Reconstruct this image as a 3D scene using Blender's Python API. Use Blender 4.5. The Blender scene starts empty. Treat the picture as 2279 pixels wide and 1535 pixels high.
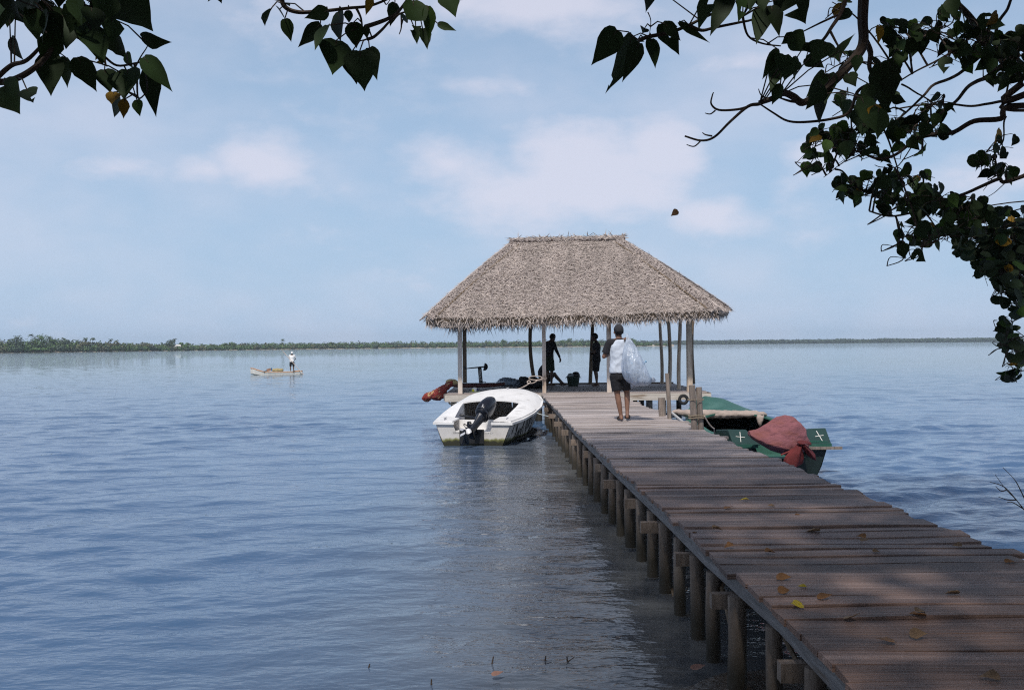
import bpy, bmesh, math, random
import numpy as np
from mathutils import Vector, Matrix, Euler, noise as mnoise
random.seed(7); rng = np.random.default_rng(7)
R = math.radians
sc = bpy.context.scene
COL = sc.collection

# ------------------------------------------------------------------ camera
CZ = 2.18                      # eye height above the water
DECK = 0.80                    # jetty deck above the water
F, CX, CY = 2192.0, 1139.5, 767.5
ROLL = R(0.5)
cam = bpy.data.cameras.new("camera"); cam_o = bpy.data.objects.new("camera", cam); COL.objects.link(cam_o)
cam.sensor_width = 36; cam.lens = 36 * F / 2279; cam.clip_start = 0.05; cam.clip_end = 20000
RT = Vector((math.cos(ROLL), 0, -math.sin(ROLL))); UP = Vector((math.sin(ROLL), 0, math.cos(ROLL))); FW = Vector((0, 1, 0))
cam_o.matrix_world = Matrix(((RT.x, UP.x, -FW.x, 0), (RT.y, UP.y, -FW.y, 0), (RT.z, UP.z, -FW.z, CZ), (0, 0, 0, 1)))
sc.camera = cam_o
sc.cycles.use_denoising = False; sc.cycles.filter_width = 1.15; sc.cycles.sample_clamp_indirect = 4.0

# ------------------------------------------------------------------ sky, sun, exposure
SUN_EL, SUN_AZ = R(54), R(193)             # azimuth clockwise from +Y: high, behind the viewer and a little left
sun_dir = Vector((math.sin(SUN_AZ) * math.cos(SUN_EL), math.cos(SUN_AZ) * math.cos(SUN_EL), math.sin(SUN_EL)))
sun = bpy.data.lights.new("sun", 'SUN'); sun.energy = 3.3; sun.angle = R(3.5); sun.color = (1.0, 0.95, 0.88)
sun_o = bpy.data.objects.new("sun", sun); COL.objects.link(sun_o)
sun_o.rotation_euler = sun_dir.to_track_quat('Z', 'Y').to_euler(); sun_o.location = (0, 0, 60)
sc.view_settings.view_transform = 'Standard'; sc.view_settings.look = 'None'
sc.view_settings.exposure = 0.0; sc.view_settings.gamma = 1.0; sc.view_settings.use_curve_mapping = False

world = bpy.data.worlds.new("World"); sc.world = world; world.use_nodes = True
def build_world():
    nt = world.node_tree; N = nt.nodes; L = nt.links; N.clear()
    out = N.new('ShaderNodeOutputWorld'); bg = N.new('ShaderNodeBackground'); L.new(bg.outputs[0], out.inputs[0])
    sky = N.new('ShaderNodeTexSky'); sky.sky_type = 'NISHITA'; sky.sun_disc = False
    sky.sun_elevation = SUN_EL; sky.sun_rotation = SUN_AZ; sky.altitude = 0
    sky.air_density = 1.0; sky.dust_density = 1.6; sky.ozone_density = 1.5
    tc = N.new('ShaderNodeTexCoord'); sep = N.new('ShaderNodeSeparateXYZ'); L.new(tc.outputs['Generated'], sep.inputs[0])
    def m(op, a, b=None, c=None):
        n = N.new('ShaderNodeMath'); n.operation = op
        for i, v in enumerate((a, b, c)):
            if v is None: continue
            if isinstance(v, (int, float)): n.inputs[i].default_value = v
            else: L.new(v, n.inputs[i])
        return n.outputs[0]
    az = m('MULTIPLY', m('ARCTAN2', sep.outputs[0], sep.outputs[1]), 57.2958)
    el = m('MULTIPLY', m('ARCSINE', sep.outputs[2]), 57.2958)
    comb = N.new('ShaderNodeCombineXYZ'); L.new(m('MULTIPLY', az, 0.16), comb.inputs[0]); L.new(m('MULTIPLY', el, 0.30), comb.inputs[1])
    def fbm(scale, detail, off, rough=0.55):
        mp = N.new('ShaderNodeMapping'); L.new(comb.outputs[0], mp.inputs[0]); mp.inputs['Location'].default_value = off
        n = N.new('ShaderNodeTexNoise'); L.new(mp.outputs[0], n.inputs[0]); n.inputs['Scale'].default_value = scale
        n.inputs['Detail'].default_value = detail; n.inputs['Roughness'].default_value = rough
        return n.outputs['Fac']
    n1 = fbm(1.0, 7, (3.1, 0.4, 0)); n2 = fbm(0.35, 4, (8.2, 5.1, 0)); n3 = fbm(2.6, 5, (1.7, 2.2, 0))
    # cumulus puffs (degrees: azimuth, elevation, half widths, weight) and thin veils
    def blob(a, e, sa, se, w):
        da = m('DIVIDE', m('SUBTRACT', az, a), sa); de = m('DIVIDE', m('SUBTRACT', el, e), se)
        d = m('SQRT', m('ADD', m('MULTIPLY', da, da), m('MULTIPLY', de, de)))
        return m('MULTIPLY', m('SMOOTH_MAX', m('SUBTRACT', 1.0, d), 0.0, 0.15), w)
    puffs = [(5.0, 9.6, 8.0, 4.4, 1.2), (-3.6, 10.4, 4.6, 2.6, .95), (8.6, 10.8, 4.0, 3.4, 1.1), (0.5, 8.6, 8.5, 3.4, .9), (11.5, 7.0, 4.5, 2.0, .75),
             (-14.5, 10.4, 4.2, 2.6, 1.05), (-17.0, 9.8, 3.4, 1.6, .7), (-22.0, 9.6, 4.5, 1.3, .65), (17.0, 10.5, 4.0, 2.2, .7), (15.8, 8.6, 2.5, 2.5, .5),
             (-9.0, 18.8, 8.0, 2.6, .8), (2.0, 19.2, 10.0, 2.8, .95), (-1.0, 14.8, 4.0, 1.0, .4), (13.0, 15.4, 6.0, 1.2, .55), (-13.0, 14.9, 4, .9, .35), (27, 9, 6, 2.4, .8), (-33, 11, 6, 3, .9), (5, 25, 10, 3, .8), (-16, 26, 9, 3, .8), (24, 22, 9, 3, .7)]
    tot = None
    for p in puffs:
        b = blob(*p); tot = b if tot is None else m('SMOOTH_MAX', tot, b, 0.12)
    dens = m('ADD', m('ADD', tot, m('MULTIPLY', m('SUBTRACT', n1, 0.5), 1.25)), m('MULTIPLY', m('SUBTRACT', n3, 0.5), 0.5))
    mr = N.new('ShaderNodeMapRange'); mr.interpolation_type = 'SMOOTHSTEP'; L.new(dens, mr.inputs[0])
    mr.inputs[1].default_value = -0.02; mr.inputs[2].default_value = 0.80
    veil = N.new('ShaderNodeMapRange'); veil.interpolation_type = 'SMOOTHSTEP'; L.new(m('ADD', m('MULTIPLY', n2, 0.7), m('MULTIPLY', n1, 0.3)), veil.inputs[0])
    veil.inputs[1].default_value = 0.36; veil.inputs[2].default_value = 0.72; veil.inputs[4].default_value = 0.42
    cover = m('MAXIMUM', m('MULTIPLY', mr.outputs[0], 0.68), veil.outputs[0])
    # air near the horizon whitens the sky
    tint = N.new('ShaderNodeMix'); tint.data_type = 'RGBA'; tint.blend_type = 'MULTIPLY'; tint.inputs[0].default_value = 1.0
    L.new(sky.outputs[0], tint.inputs[6]); tint.inputs[7].default_value = SKY_TINT
    hz = N.new('ShaderNodeMix'); hz.data_type = 'RGBA'; L.new(tint.outputs[2], hz.inputs[6]); hz.inputs[7].default_value = SKY_HAZE
    L.new(SKY_MIX(m, el), hz.inputs[0])
    cl = N.new('ShaderNodeMix'); cl.data_type = 'RGBA'; L.new(cover, cl.inputs[0]); L.new(hz.outputs[2], cl.inputs[6]); cl.inputs[7].default_value = CLOUD
    L.new(cl.outputs[2], bg.inputs[0]); bg.inputs[1].default_value = SKY_STRENGTH
SKY_STRENGTH = 0.10
SKY_TINT = (1.0, 1.0, 1.0, 1)
SKY_HAZE = (4.35, 6.1, 8.45, 1)
CLOUD = (7.9, 7.7, 8.8, 1)
SKY_MIX = lambda m, el: m('MULTIPLY', m('POWER', m('MAXIMUM', m('SUBTRACT', 1.0, m('DIVIDE', m('ABSOLUTE', el), 90.0)), 0.0), 2.0), 0.9)
build_world()

# ------------------------------------------------------------------ helpers
def P(px, py, D):
    """the point at distance D (metres along the view) seen at photo pixel px, py"""
    u = (px - CX) / F; v = (CY - py) / F
    return Vector((0, 0, CZ)) + float(D) * (FW + u * RT + v * UP)
def LS(a, b, n): return [float(q) for q in np.linspace(a, b, n)]
def G(px, py, z):
    u = (px - CX) / F; v = (CY - py) / F
    d = FW + u * RT + v * UP
    return Vector((0, 0, CZ)) + ((z - CZ) / d.z) * d

class MB:
    def __init__(s, off=(0, 0, 0)):
        s.v, s.f, s.mi, s.off = [], [], [], Vector(off)
    def add(s, verts, faces, mi=0):
        n = len(s.v); s.v += [tuple(Vector(p) - s.off) for p in verts]
        s.f += [tuple(i + n for i in f) for f in faces]; s.mi += [mi] * len(faces)
    def box(s, c, size, rot=None, mi=0, taper=1.0):
        hx, hy, hz = (q / 2 for q in size); c = Vector(c)
        M = Euler(rot).to_matrix() if rot is not None else Matrix.Identity(3)
        vs = [c + M @ Vector((x * hx * (taper if z > 0 else 1), y * hy * (taper if z > 0 else 1), z * hz)) for z in (-1, 1) for y in (-1, 1) for x in (-1, 1)]
        s.add(vs, [(0, 2, 3, 1), (4, 5, 7, 6), (0, 1, 5, 4), (2, 6, 7, 3), (0, 4, 6, 2), (1, 3, 7, 5)], mi)
    def beam(s, a, b, w, h, mi=0, up=(0, 0, 1)):
        a, b = Vector(a), Vector(b); d = (b - a).normalized(); r = d.cross(Vector(up)).normalized(); u = r.cross(d)
        vs = []
        for p in (a, b):
            vs += [p - r * w / 2 - u * h / 2, p + r * w / 2 - u * h / 2, p + r * w / 2 + u * h / 2, p - r * w / 2 + u * h / 2]
        s.add(vs, [(0, 1, 2, 3), (7, 6, 5, 4), (0, 4, 5, 1), (1, 5, 6, 2), (2, 6, 7, 3), (3, 7, 4, 0)], mi)
    def tube(s, pts, rad, n=8, mi=0, cap=True, squash=1.0):
        pts = [Vector(p) for p in pts]; k = len(pts)
        if not hasattr(rad, '__len__'): rad = [rad] * k
        vs = []; ref = None
        for i, p in enumerate(pts):
            t = (pts[min(i + 1, k - 1)] - pts[max(i - 1, 0)])
            t = t.normalized() if t.length > 1e-9 else Vector((0, 0, 1))
            if ref is None:
                ref = t.cross(Vector((0, 0, 1)) if abs(t.z) < .9 else Vector((0, 1, 0))).normalized()
            ref = (ref - t * ref.dot(t)).normalized(); b = t.cross(ref)
            vs += [p + rad[i] * (math.cos(a) * ref + squash * math.sin(a) * b) for a in (2 * math.pi * j / n for j in range(n))]
        fs = [(i * n + j, i * n + (j + 1) % n, (i + 1) * n + (j + 1) % n, (i + 1) * n + j) for i in range(k - 1) for j in range(n)]
        if cap: fs += [tuple(range(n - 1, -1, -1)), tuple(range((k - 1) * n, k * n))]
        s.add(vs, fs, mi)
    def caps(s, a, b, ra, rb, n=12, mi=0):
        """a tapered capsule with round ends"""
        a, b = Vector(a), Vector(b); d = (b - a).normalized() if (b - a).length > 1e-6 else Vector((0, 0, 1)); pts = []; rr = []
        for t in (80, 55, 28): pts.append(a - d * ra * math.sin(R(t))); rr.append(ra * math.cos(R(t)))
        pts += [a, b]; rr += [ra, rb]
        for t in (28, 55, 80): pts.append(b + d * rb * math.sin(R(t))); rr.append(rb * math.cos(R(t)))
        s.tube(pts, rr, n, mi)
    def loft(s, rings, closed=True, cap0=True, cap1=True, mi=0):
        n = len(rings[0]); k = len(rings); vs = [p for r in rings for p in r]; m_ = n if closed else n - 1
        fs = [(i * n + j, i * n + (j + 1) % n, (i + 1) * n + (j + 1) % n, (i + 1) * n + j) for i in range(k - 1) for j in range(m_)]
        if closed and cap0: fs.append(tuple(range(n - 1, -1, -1)))
        if closed and cap1: fs.append(tuple(range((k - 1) * n, k * n)))
        s.add(vs, fs, mi)
    def ell(s, c, r, rot=None, nu=14, nv=9, mi=0):
        c = Vector(c); M = Euler(rot).to_matrix() if rot is not None else Matrix.Identity(3); rings = []
        for i in range(1, nv):
            ph = math.pi * i / nv - math.pi / 2
            rings.append([c + M @ Vector((r[0] * math.cos(ph) * math.cos(t), r[1] * math.cos(ph) * math.sin(t), r[2] * math.sin(ph))) for t in (2 * math.pi * j / nu for j in range(nu))])
        s.loft(rings, mi=mi)
    def sheet(s, grid, mi=0, thick=0.0):
        """grid of points [row][col]; thick gives the sheet an underside and edges"""
        r, c = len(grid), len(grid[0]); g = [[Vector(p) for p in row] for row in grid]
        top = [p for row in g for p in row]
        fs = [(i * c + j, i * c + j + 1, (i + 1) * c + j + 1, (i + 1) * c + j) for i in range(r - 1) for j in range(c - 1)]
        if not thick: s.add(top, fs, mi); return
        nrm = []
        for i in range(r):
            for j in range(c):
                a = g[i][min(j + 1, c - 1)] - g[i][max(j - 1, 0)]; b = g[min(i + 1, r - 1)][j] - g[max(i - 1, 0)][j]
                q = a.cross(b); nrm.append(q.normalized() if q.length > 1e-9 else Vector((0, 0, 1)))
        bot = [p - q * thick for p, q in zip(top, nrm)]; n = r * c
        fs2 = [tuple(n + q for q in reversed(f)) for f in fs]
        rim = [i * c for i in range(r)][::-1] + [j for j in range(1, c)] + [i * c + c - 1 for i in range(1, r)] + [(r - 1) * c + j for j in range(c - 2, 0, -1)]
        fs3 = [(rim[k], rim[(k + 1) % len(rim)], n + rim[(k + 1) % len(rim)], n + rim[k]) for k in range(len(rim))]
        s.add(top + bot, fs + fs2 + fs3, mi)
    def build(s, name, mats, parent=None, smooth=False, fix=True):
        me = bpy.data.meshes.new(name); me.from_pydata(s.v, [], s.f)
        for mm in (mats if isinstance(mats, (list, tuple)) else [mats]): me.materials.append(mm)
        if any(s.mi): me.polygons.foreach_set('material_index', s.mi)
        if fix:
            b = bmesh.new(); b.from_mesh(me); bmesh.ops.recalc_face_normals(b, faces=b.faces); b.to_mesh(me); b.free()
        if smooth:
            me.shade_smooth()
            if smooth != 'all': me.set_sharp_from_angle(angle=R(50))
        o = bpy.data.objects.new(name, me); COL.objects.link(o)
        if parent is not None: o.parent = parent
        else: o.location = s.off
        return o

def tag(o, label=None, cat=None, group=None, kind=None):
    for k, v in (('label', label), ('category', cat), ('group', group), ('kind', kind)):
        if v: o[k] = v
    return o
def thing(name, label, cat, loc=(0, 0, 0), rz=0.0, group=None):
    o = bpy.data.objects.new(name, None); COL.objects.link(o); o.empty_display_size = .2
    o.location = loc; o.rotation_euler = (0, 0, rz)
    return tag(o, label, cat, group)
def copy_tree(o, parent=None):
    c = o.copy(); COL.objects.link(c); c.parent = parent
    for ch in list(o.children): copy_tree(ch, c)
    return c
def bake(o, mods):
    """apply modifiers to a fresh mesh without operators"""
    for t, kw in mods:
        md = o.modifiers.new(t, t)
        for k, v in kw.items(): setattr(md, k, v)
    bpy.context.view_layer.update()
    me = bpy.data.meshes.new_from_object(o.evaluated_get(bpy.context.evaluated_depsgraph_get()))
    old = o.data; o.modifiers.clear(); o.data = me; bpy.data.meshes.remove(old); return o

# ------------------------------------------------------------------ materials
def pm(name, col, rough=.7, var=.25, scale=6.0, stretch=(1, 1, 1), bump=.15, bscale=None, metal=0.0, spec=.4, island=0.0, col2=None, mix2=(.55, .75), s2=1.2, coat=0.0, detail=6, trans=0.0, bdist=.02, extra=None):
    m = bpy.data.materials.new(name); m.use_nodes = True; nt = m.node_tree; N = nt.nodes; L = nt.links
    b = N['Principled BSDF']; b.inputs['Roughness'].default_value = rough; b.inputs['Metallic'].default_value = metal
    b.inputs['Specular IOR Level'].default_value = spec; b.inputs['Coat Weight'].default_value = coat
    tc = N.new('ShaderNodeTexCoord'); mp = N.new('ShaderNodeMapping'); L.new(tc.outputs['Object'], mp.inputs[0]); mp.inputs['Scale'].default_value = stretch
    nz = N.new('ShaderNodeTexNoise'); L.new(mp.outputs[0], nz.inputs[0]); nz.inputs['Scale'].default_value = scale; nz.inputs['Detail'].default_value = detail; nz.inputs['Roughness'].default_value = .62
    rp = N.new('ShaderNodeValToRGB'); L.new(nz.outputs['Fac'], rp.inputs[0])
    rp.color_ramp.elements[0].position = .3; rp.color_ramp.elements[1].position = .7
    rp.color_ramp.elements[0].color = (*[c * (1 - var) for c in col], 1); rp.color_ramp.elements[1].color = (*[min(1, c * (1 + var)) for c in col], 1)
    cur = rp.outputs[0]
    if col2:
        n2 = N.new('ShaderNodeTexNoise'); L.new(mp.outputs[0], n2.inputs[0]); n2.inputs['Scale'].default_value = s2; n2.inputs['Detail'].default_value = 5
        mr = N.new('ShaderNodeMapRange'); L.new(n2.outputs['Fac'], mr.inputs[0]); mr.inputs[1].default_value = mix2[0]; mr.inputs[2].default_value = mix2[1]
        mx = N.new('ShaderNodeMix'); mx.data_type = 'RGBA'; L.new(mr.outputs[0], mx.inputs[0]); L.new(cur, mx.inputs[6]); mx.inputs[7].default_value = (*col2, 1); cur = mx.outputs[2]
    if island:
        ge = N.new('ShaderNodeNewGeometry'); mr = N.new('ShaderNodeMapRange'); L.new(ge.outputs['Random Per Island'], mr.inputs[0])
        mr.inputs[3].default_value = 1 - island; mr.inputs[4].default_value = 1 + island
        vm = N.new('ShaderNodeVectorMath'); vm.operation = 'SCALE'; L.new(cur, vm.inputs[0]); L.new(mr.outputs[0], vm.inputs[3]); cur = vm.outputs[0]
    if extra: cur = extra(N, L, tc, cur)
    L.new(cur, b.inputs['Base Color'])
    if bump:
        n3 = N.new('ShaderNodeTexNoise'); L.new(mp.outputs[0], n3.inputs[0]); n3.inputs['Scale'].default_value = bscale or scale * 3; n3.inputs['Detail'].default_value = 5
        bp = N.new('ShaderNodeBump'); L.new(n3.outputs['Fac'], bp.inputs['Height']); bp.inputs['Strength'].default_value = bump; bp.inputs['Distance'].default_value = bdist; L.new(bp.outputs[0], b.inputs['Normal'])
    if trans:
        out = N['Material Output']; tr = N.new('ShaderNodeBsdfTranslucent'); L.new(cur, tr.inputs[0]); ms = N.new('ShaderNodeMixShader'); ms.inputs[0].default_value = trans
        L.new(b.outputs[0], ms.inputs[1]); L.new(tr.outputs[0], ms.inputs[2]); L.new(ms.outputs[0], out.inputs[0])
    return m
M = {}
def near_damp_shade(N, L, tc, cur):
    # the shore end is browner, damp timber with the tree shade painted in too
    ge = N.new('ShaderNodeNewGeometry'); sp = N.new('ShaderNodeSeparateXYZ'); L.new(ge.outputs['Position'], sp.inputs[0])
    nz = N.new('ShaderNodeTexNoise'); L.new(ge.outputs['Position'], nz.inputs[0]); nz.inputs['Scale'].default_value = .9; nz.inputs['Detail'].default_value = 4
    ad = N.new('ShaderNodeMath'); ad.operation = 'MULTIPLY_ADD'; L.new(nz.outputs['Fac'], ad.inputs[0]); ad.inputs[1].default_value = 1.6; L.new(sp.outputs[1], ad.inputs[2])
    mr = N.new('ShaderNodeMapRange'); L.new(ad.outputs[0], mr.inputs[0]); mr.inputs[1].default_value = 4; mr.inputs[2].default_value = 19
    rp = N.new('ShaderNodeValToRGB'); L.new(mr.outputs[0], rp.inputs[0]); e = rp.color_ramp.elements
    e[0].position = .12; e[0].color = (.70, .50, .41, 1); e[1].position = .85; e[1].color = (1, 1, 1, 1)
    for p_, c_ in ((.17, (.52, .42, .39)), (.42, (.52, .43, .41)), (.62, (.80, .76, .76))): q = e.new(p_); q.color = (*c_, 1)
    mx = N.new('ShaderNodeMix'); mx.data_type = 'RGBA'; mx.blend_type = 'MULTIPLY'; mx.inputs[0].default_value = 1; L.new(cur, mx.inputs[6]); L.new(rp.outputs[0], mx.inputs[7]); return mx.outputs[2]
M['plank'] = pm('plank_wood', (.31, .262, .242), rough=.62, var=.42, scale=5, stretch=(.22, 13, 13), bump=.6, bscale=9, detail=9, island=.34, col2=(.50, .46, .45), mix2=(.54, .70), s2=.9, spec=.35, extra=near_damp_shade)
M['plank_end'] = pm('worn_plank_wood', (.42, .36, .31), rough=.75, var=.3, scale=4, stretch=(.5, 6, 6), bump=.3, island=.2)
M['beam'] = pm('grey_beam_wood', (.185, .170, .165), rough=.75, var=.35, scale=5, stretch=(3, .6, 6), bump=.35, island=.12, col2=(.12, .09, .07), mix2=(.6, .72), s2=2.4)
M['fascia'] = pm('bleached_fascia_wood', (.52, .46, .39), rough=.8, var=.22, scale=5, stretch=(.5, 4, 7), bump=.3, col2=(.26, .19, .13), mix2=(.62, .72), s2=3.0)
def wet_shaded_foot(N, L, tc, cur):  # wet foot, with the gloom under the deck painted further up the pile
    ge = N.new('ShaderNodeNewGeometry'); sp = N.new('ShaderNodeSeparateXYZ'); L.new(ge.outputs['Position'], sp.inputs[0])
    mr = N.new('ShaderNodeMapRange'); L.new(sp.outputs[2], mr.inputs[0]); mr.inputs[1].default_value = .14; mr.inputs[2].default_value = .58
    mx = N.new('ShaderNodeMix'); mx.data_type = 'RGBA'; L.new(mr.outputs[0], mx.inputs[0]); mx.inputs[6].default_value = (.035, .030, .022, 1); L.new(cur, mx.inputs[7]); return mx.outputs[2]
M['pile'] = pm('pile_wood', (.20, .155, .125), rough=.8, var=.35, scale=9, stretch=(2, 2, .5), bump=.5, bscale=14, col2=(.29, .245, .21), s2=2, extra=wet_shaded_foot)
M['post'] = pm('post_wood', (.56, .44, .33), rough=.75, var=.28, scale=6, stretch=(3, 3, .5), bump=.35, col2=(.30, .21, .14), mix2=(.5, .68), s2=2.5)
M['paint_post'] = pm('whitewashed_post', (.68, .58, .50), rough=.75, var=.16, scale=6, stretch=(3, 3, .5), bump=.25, col2=(.36, .25, .17), mix2=(.5, .66), s2=2.2)
M['pole'] = pm('dark_pole_wood', (.16, .115, .075), rough=.8, var=.3, scale=7, stretch=(3, 3, .5), bump=.35)
M['rail_post'] = pm('weathered_post', (.25, .205, .175), rough=.8, var=.4, scale=6, stretch=(4, 4, .4), bump=.6, col2=(.12, .085, .065), s2=3)
M['thatch'] = pm('dry_thatch', (.43, .365, .325), rough=.9, var=.22, scale=3.2, stretch=(1, .08, .08), bump=0, island=.30, spec=.2)
M['thatch_base'] = pm('dense_thatch', (.39, .33, .305), rough=.95, var=.5, scale=26, stretch=(1, 1, 1), bump=1.0, bscale=40, bdist=.06, spec=.1, col2=(.09, .065, .055), mix2=(.535, .585), s2=15)
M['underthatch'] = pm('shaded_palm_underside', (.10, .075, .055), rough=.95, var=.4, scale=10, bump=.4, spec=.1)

# ------------------------------------------------------------------ water
def build_water():
    ys = [2.2]
    while ys[-1] < 130: ys.append(ys[-1] * 1.0043)
    while ys[-1] < 9000: ys.append(ys[-1] * 1.06)
    ys = np.array(ys); us = np.concatenate([np.linspace(-1.3, -.70, 40), np.linspace(-.69, .69, 780), np.linspace(.70, 1.3, 40)])
    Y = np.repeat(ys[:, None], len(us), 1); X = Y * us[None, :]
    dx = Y * np.gradient(us)[None, :]; dy = np.gradient(ys)[:, None] * np.ones_like(X); sp = np.maximum(dx, dy)
    Z = np.zeros_like(X)
    patch = np.zeros_like(X)
    for _ in range(10):
        th = rng.uniform(0, 6.28); k = 2 * np.pi / rng.uniform(5, 26); patch += np.sin(k * (X * math.cos(th) + Y * 1.0 * math.sin(th)) + rng.uniform(0, 6.28))
    patch = np.clip(1 + .22 * patch, .25, 2.0)
    wx = X + .10 * np.sin(Y * 2.1 + 1.7 * np.sin(X * .9)) + .05 * np.sin(Y * 5.3 + X * 2.0); wy = Y + .10 * np.sin(X * 1.3 + 1.1 * np.sin(Y * .7)) + .04 * np.sin(X * 4.9)
    for i in range(96):
        lam = 10 ** rng.uniform(math.log10(.13), math.log10(2.2))
        th = R(-78) + rng.normal(0, .50); k = 2 * np.pi / lam
        slope = .0185 * (1.15 if lam < .6 else 1.0 if lam < 1.2 else .62)
        w = np.clip((lam / sp - 3.0) / 4.0, 0, 1)
        ph = k * (wx * math.cos(th) + wy * math.sin(th)) + rng.uniform(0, 6.28)
        s = np.sin(ph); Z += w * slope / k * (s + .25 * np.cos(2 * ph)) * (patch if lam < 1.4 else 1)
    # a low swell running in to the beach
    for lam, a, th in ((1.9, .0105, -82), (1.35, .006, -95), (2.7, .0105, -74)):
        k = 2 * np.pi / lam; ph = k * (wx * math.cos(R(th)) + wy * math.sin(R(th))) + .8 * np.sin(X * .55 + Y * .21)
        Z += a * np.exp(-np.maximum(Y - 9, 0) / 6) * (np.sin(ph) + .3 * np.sin(2 * ph)) * np.clip(-(X - 2.0) / 2.0, .1, 1)
    shallow = np.clip((Y - 5.2) / 5.0, .25, 1); Z *= shallow
    lee = 1 - .45 * np.exp(-((X - .6) / 1.3) ** 2) * np.clip((26 - Y) / 10, 0, 1); Z *= lee
    nr, nc = X.shape; co = np.stack([X, Y, Z], -1).reshape(-1, 3).astype(np.float32)
    idx = np.arange(nr * nc).reshape(nr, nc)
    fc = np.stack([idx[:-1, :-1], idx[:-1, 1:], idx[1:, 1:], idx[1:, :-1]], -1).reshape(-1, 4)
    me = bpy.data.meshes.new('lagoon_water'); me.vertices.add(len(co)); me.vertices.foreach_set('co', co.ravel())
    me.loops.add(fc.size); me.loops.foreach_set('vertex_index', fc.ravel().astype(np.int32)); me.polygons.add(len(fc))
    me.polygons.foreach_set('loop_start', np.arange(0, fc.size, 4, dtype=np.int32)); me.update(calc_edges=True); me.validate(); me.shade_smooth()
    m = bpy.data.materials.new('lagoon_water'); m.use_nodes = True; N = m.node_tree.nodes; L = m.node_tree.links; b = N['Principled BSDF']
    b.inputs['Base Color'].default_value = (*WATER_COL, 1); b.inputs['Roughness'].default_value = .03; b.inputs['IOR'].default_value = 1.33; b.inputs['Specular IOR Level'].default_value = .5
    ge = N.new('ShaderNodeNewGeometry'); mp = N.new('ShaderNodeMapping'); L.new(ge.outputs['Position'], mp.inputs[0]); mp.inputs['Scale'].default_value = (.55, 1.0, 1)
    h = None
    for s_, w_, d_ in ((16.0, .007, 2), (6.5, .016, 3), (2.4, .030, 3), (.7, .07, 3)):
        n = N.new('ShaderNodeTexNoise'); L.new(mp.outputs[0], n.inputs[0]); n.inputs['Scale'].default_value = s_; n.inputs['Detail'].default_value = d_; n.inputs['Distortion'].default_value = .4
        q = N.new('ShaderNodeMath'); q.operation = 'MULTIPLY'; L.new(n.outputs['Fac'], q.inputs[0]); q.inputs[1].default_value = w_
        if h is None: h = q.outputs[0]
        else:
            a = N.new('ShaderNodeMath'); a.operation = 'ADD'; L.new(h, a.inputs[0]); L.new(q.outputs[0], a.inputs[1]); h = a.outputs[0]
    bp = N.new('ShaderNodeBump'); L.new(h, bp.inputs['Height']); bp.inputs['Strength'].default_value = WATER_BUMP; bp.inputs['Distance'].default_value = 1.0; L.new(bp.outputs[0], b.inputs['Normal'])
    # silt carried in drifting bands colours the water body
    n = N.new('ShaderNodeTexNoise'); mp2 = N.new('ShaderNodeMapping'); L.new(ge.outputs['Position'], mp2.inputs[0]); mp2.inputs['Scale'].default_value = (.012, .045, 1); L.new(mp2.outputs[0], n.inputs[0]); n.inputs['Scale'].default_value = 1.0; n.inputs['Detail'].default_value = 4
    mx = N.new('ShaderNodeMix'); mx.data_type = 'RGBA'; L.new(n.outputs['Fac'], mx.inputs[0]); mx.inputs[6].default_value = (*[c * .8 for c in WATER_COL], 1); mx.inputs[7].default_value = (*[c * 1.25 for c in WATER_COL], 1); # stirred shallows by the piles and boat, with pale sky reflection painted in grey
    sp = N.new('ShaderNodeSeparateXYZ'); L.new(ge.outputs['Position'], sp.inputs[0])
    def rng_(v, a0, a1):
        r_ = N.new('ShaderNodeMapRange'); r_.interpolation_type = 'SMOOTHSTEP'; L.new(v, r_.inputs[0]); r_.inputs[1].default_value = a0; r_.inputs[2].default_value = a1; return r_.outputs[0]
    def mul(p, q):
        r_ = N.new('ShaderNodeMath'); r_.operation = 'MULTIPLY'; L.new(p, r_.inputs[0]); L.new(q, r_.inputs[1]); return r_.outputs[0]
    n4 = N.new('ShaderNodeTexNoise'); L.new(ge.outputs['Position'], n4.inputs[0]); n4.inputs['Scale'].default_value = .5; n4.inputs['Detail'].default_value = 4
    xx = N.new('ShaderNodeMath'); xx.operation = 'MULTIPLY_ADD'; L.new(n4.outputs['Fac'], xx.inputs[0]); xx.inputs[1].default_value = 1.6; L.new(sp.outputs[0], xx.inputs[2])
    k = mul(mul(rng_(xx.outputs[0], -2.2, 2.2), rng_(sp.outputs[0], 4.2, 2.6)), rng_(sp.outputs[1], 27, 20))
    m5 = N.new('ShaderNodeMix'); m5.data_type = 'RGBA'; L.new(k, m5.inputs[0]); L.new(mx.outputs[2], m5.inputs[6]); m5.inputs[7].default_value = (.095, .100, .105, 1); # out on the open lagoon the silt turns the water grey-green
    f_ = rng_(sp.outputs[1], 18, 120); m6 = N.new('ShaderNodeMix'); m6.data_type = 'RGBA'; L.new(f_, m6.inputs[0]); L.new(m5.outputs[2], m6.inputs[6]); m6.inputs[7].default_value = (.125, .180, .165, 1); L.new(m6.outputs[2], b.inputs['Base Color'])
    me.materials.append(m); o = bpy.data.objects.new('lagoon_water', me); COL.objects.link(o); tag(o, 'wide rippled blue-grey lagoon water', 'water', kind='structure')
WATER_COL = (.058, .116, .218); WATER_BUMP = 1.0
build_water()

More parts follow.
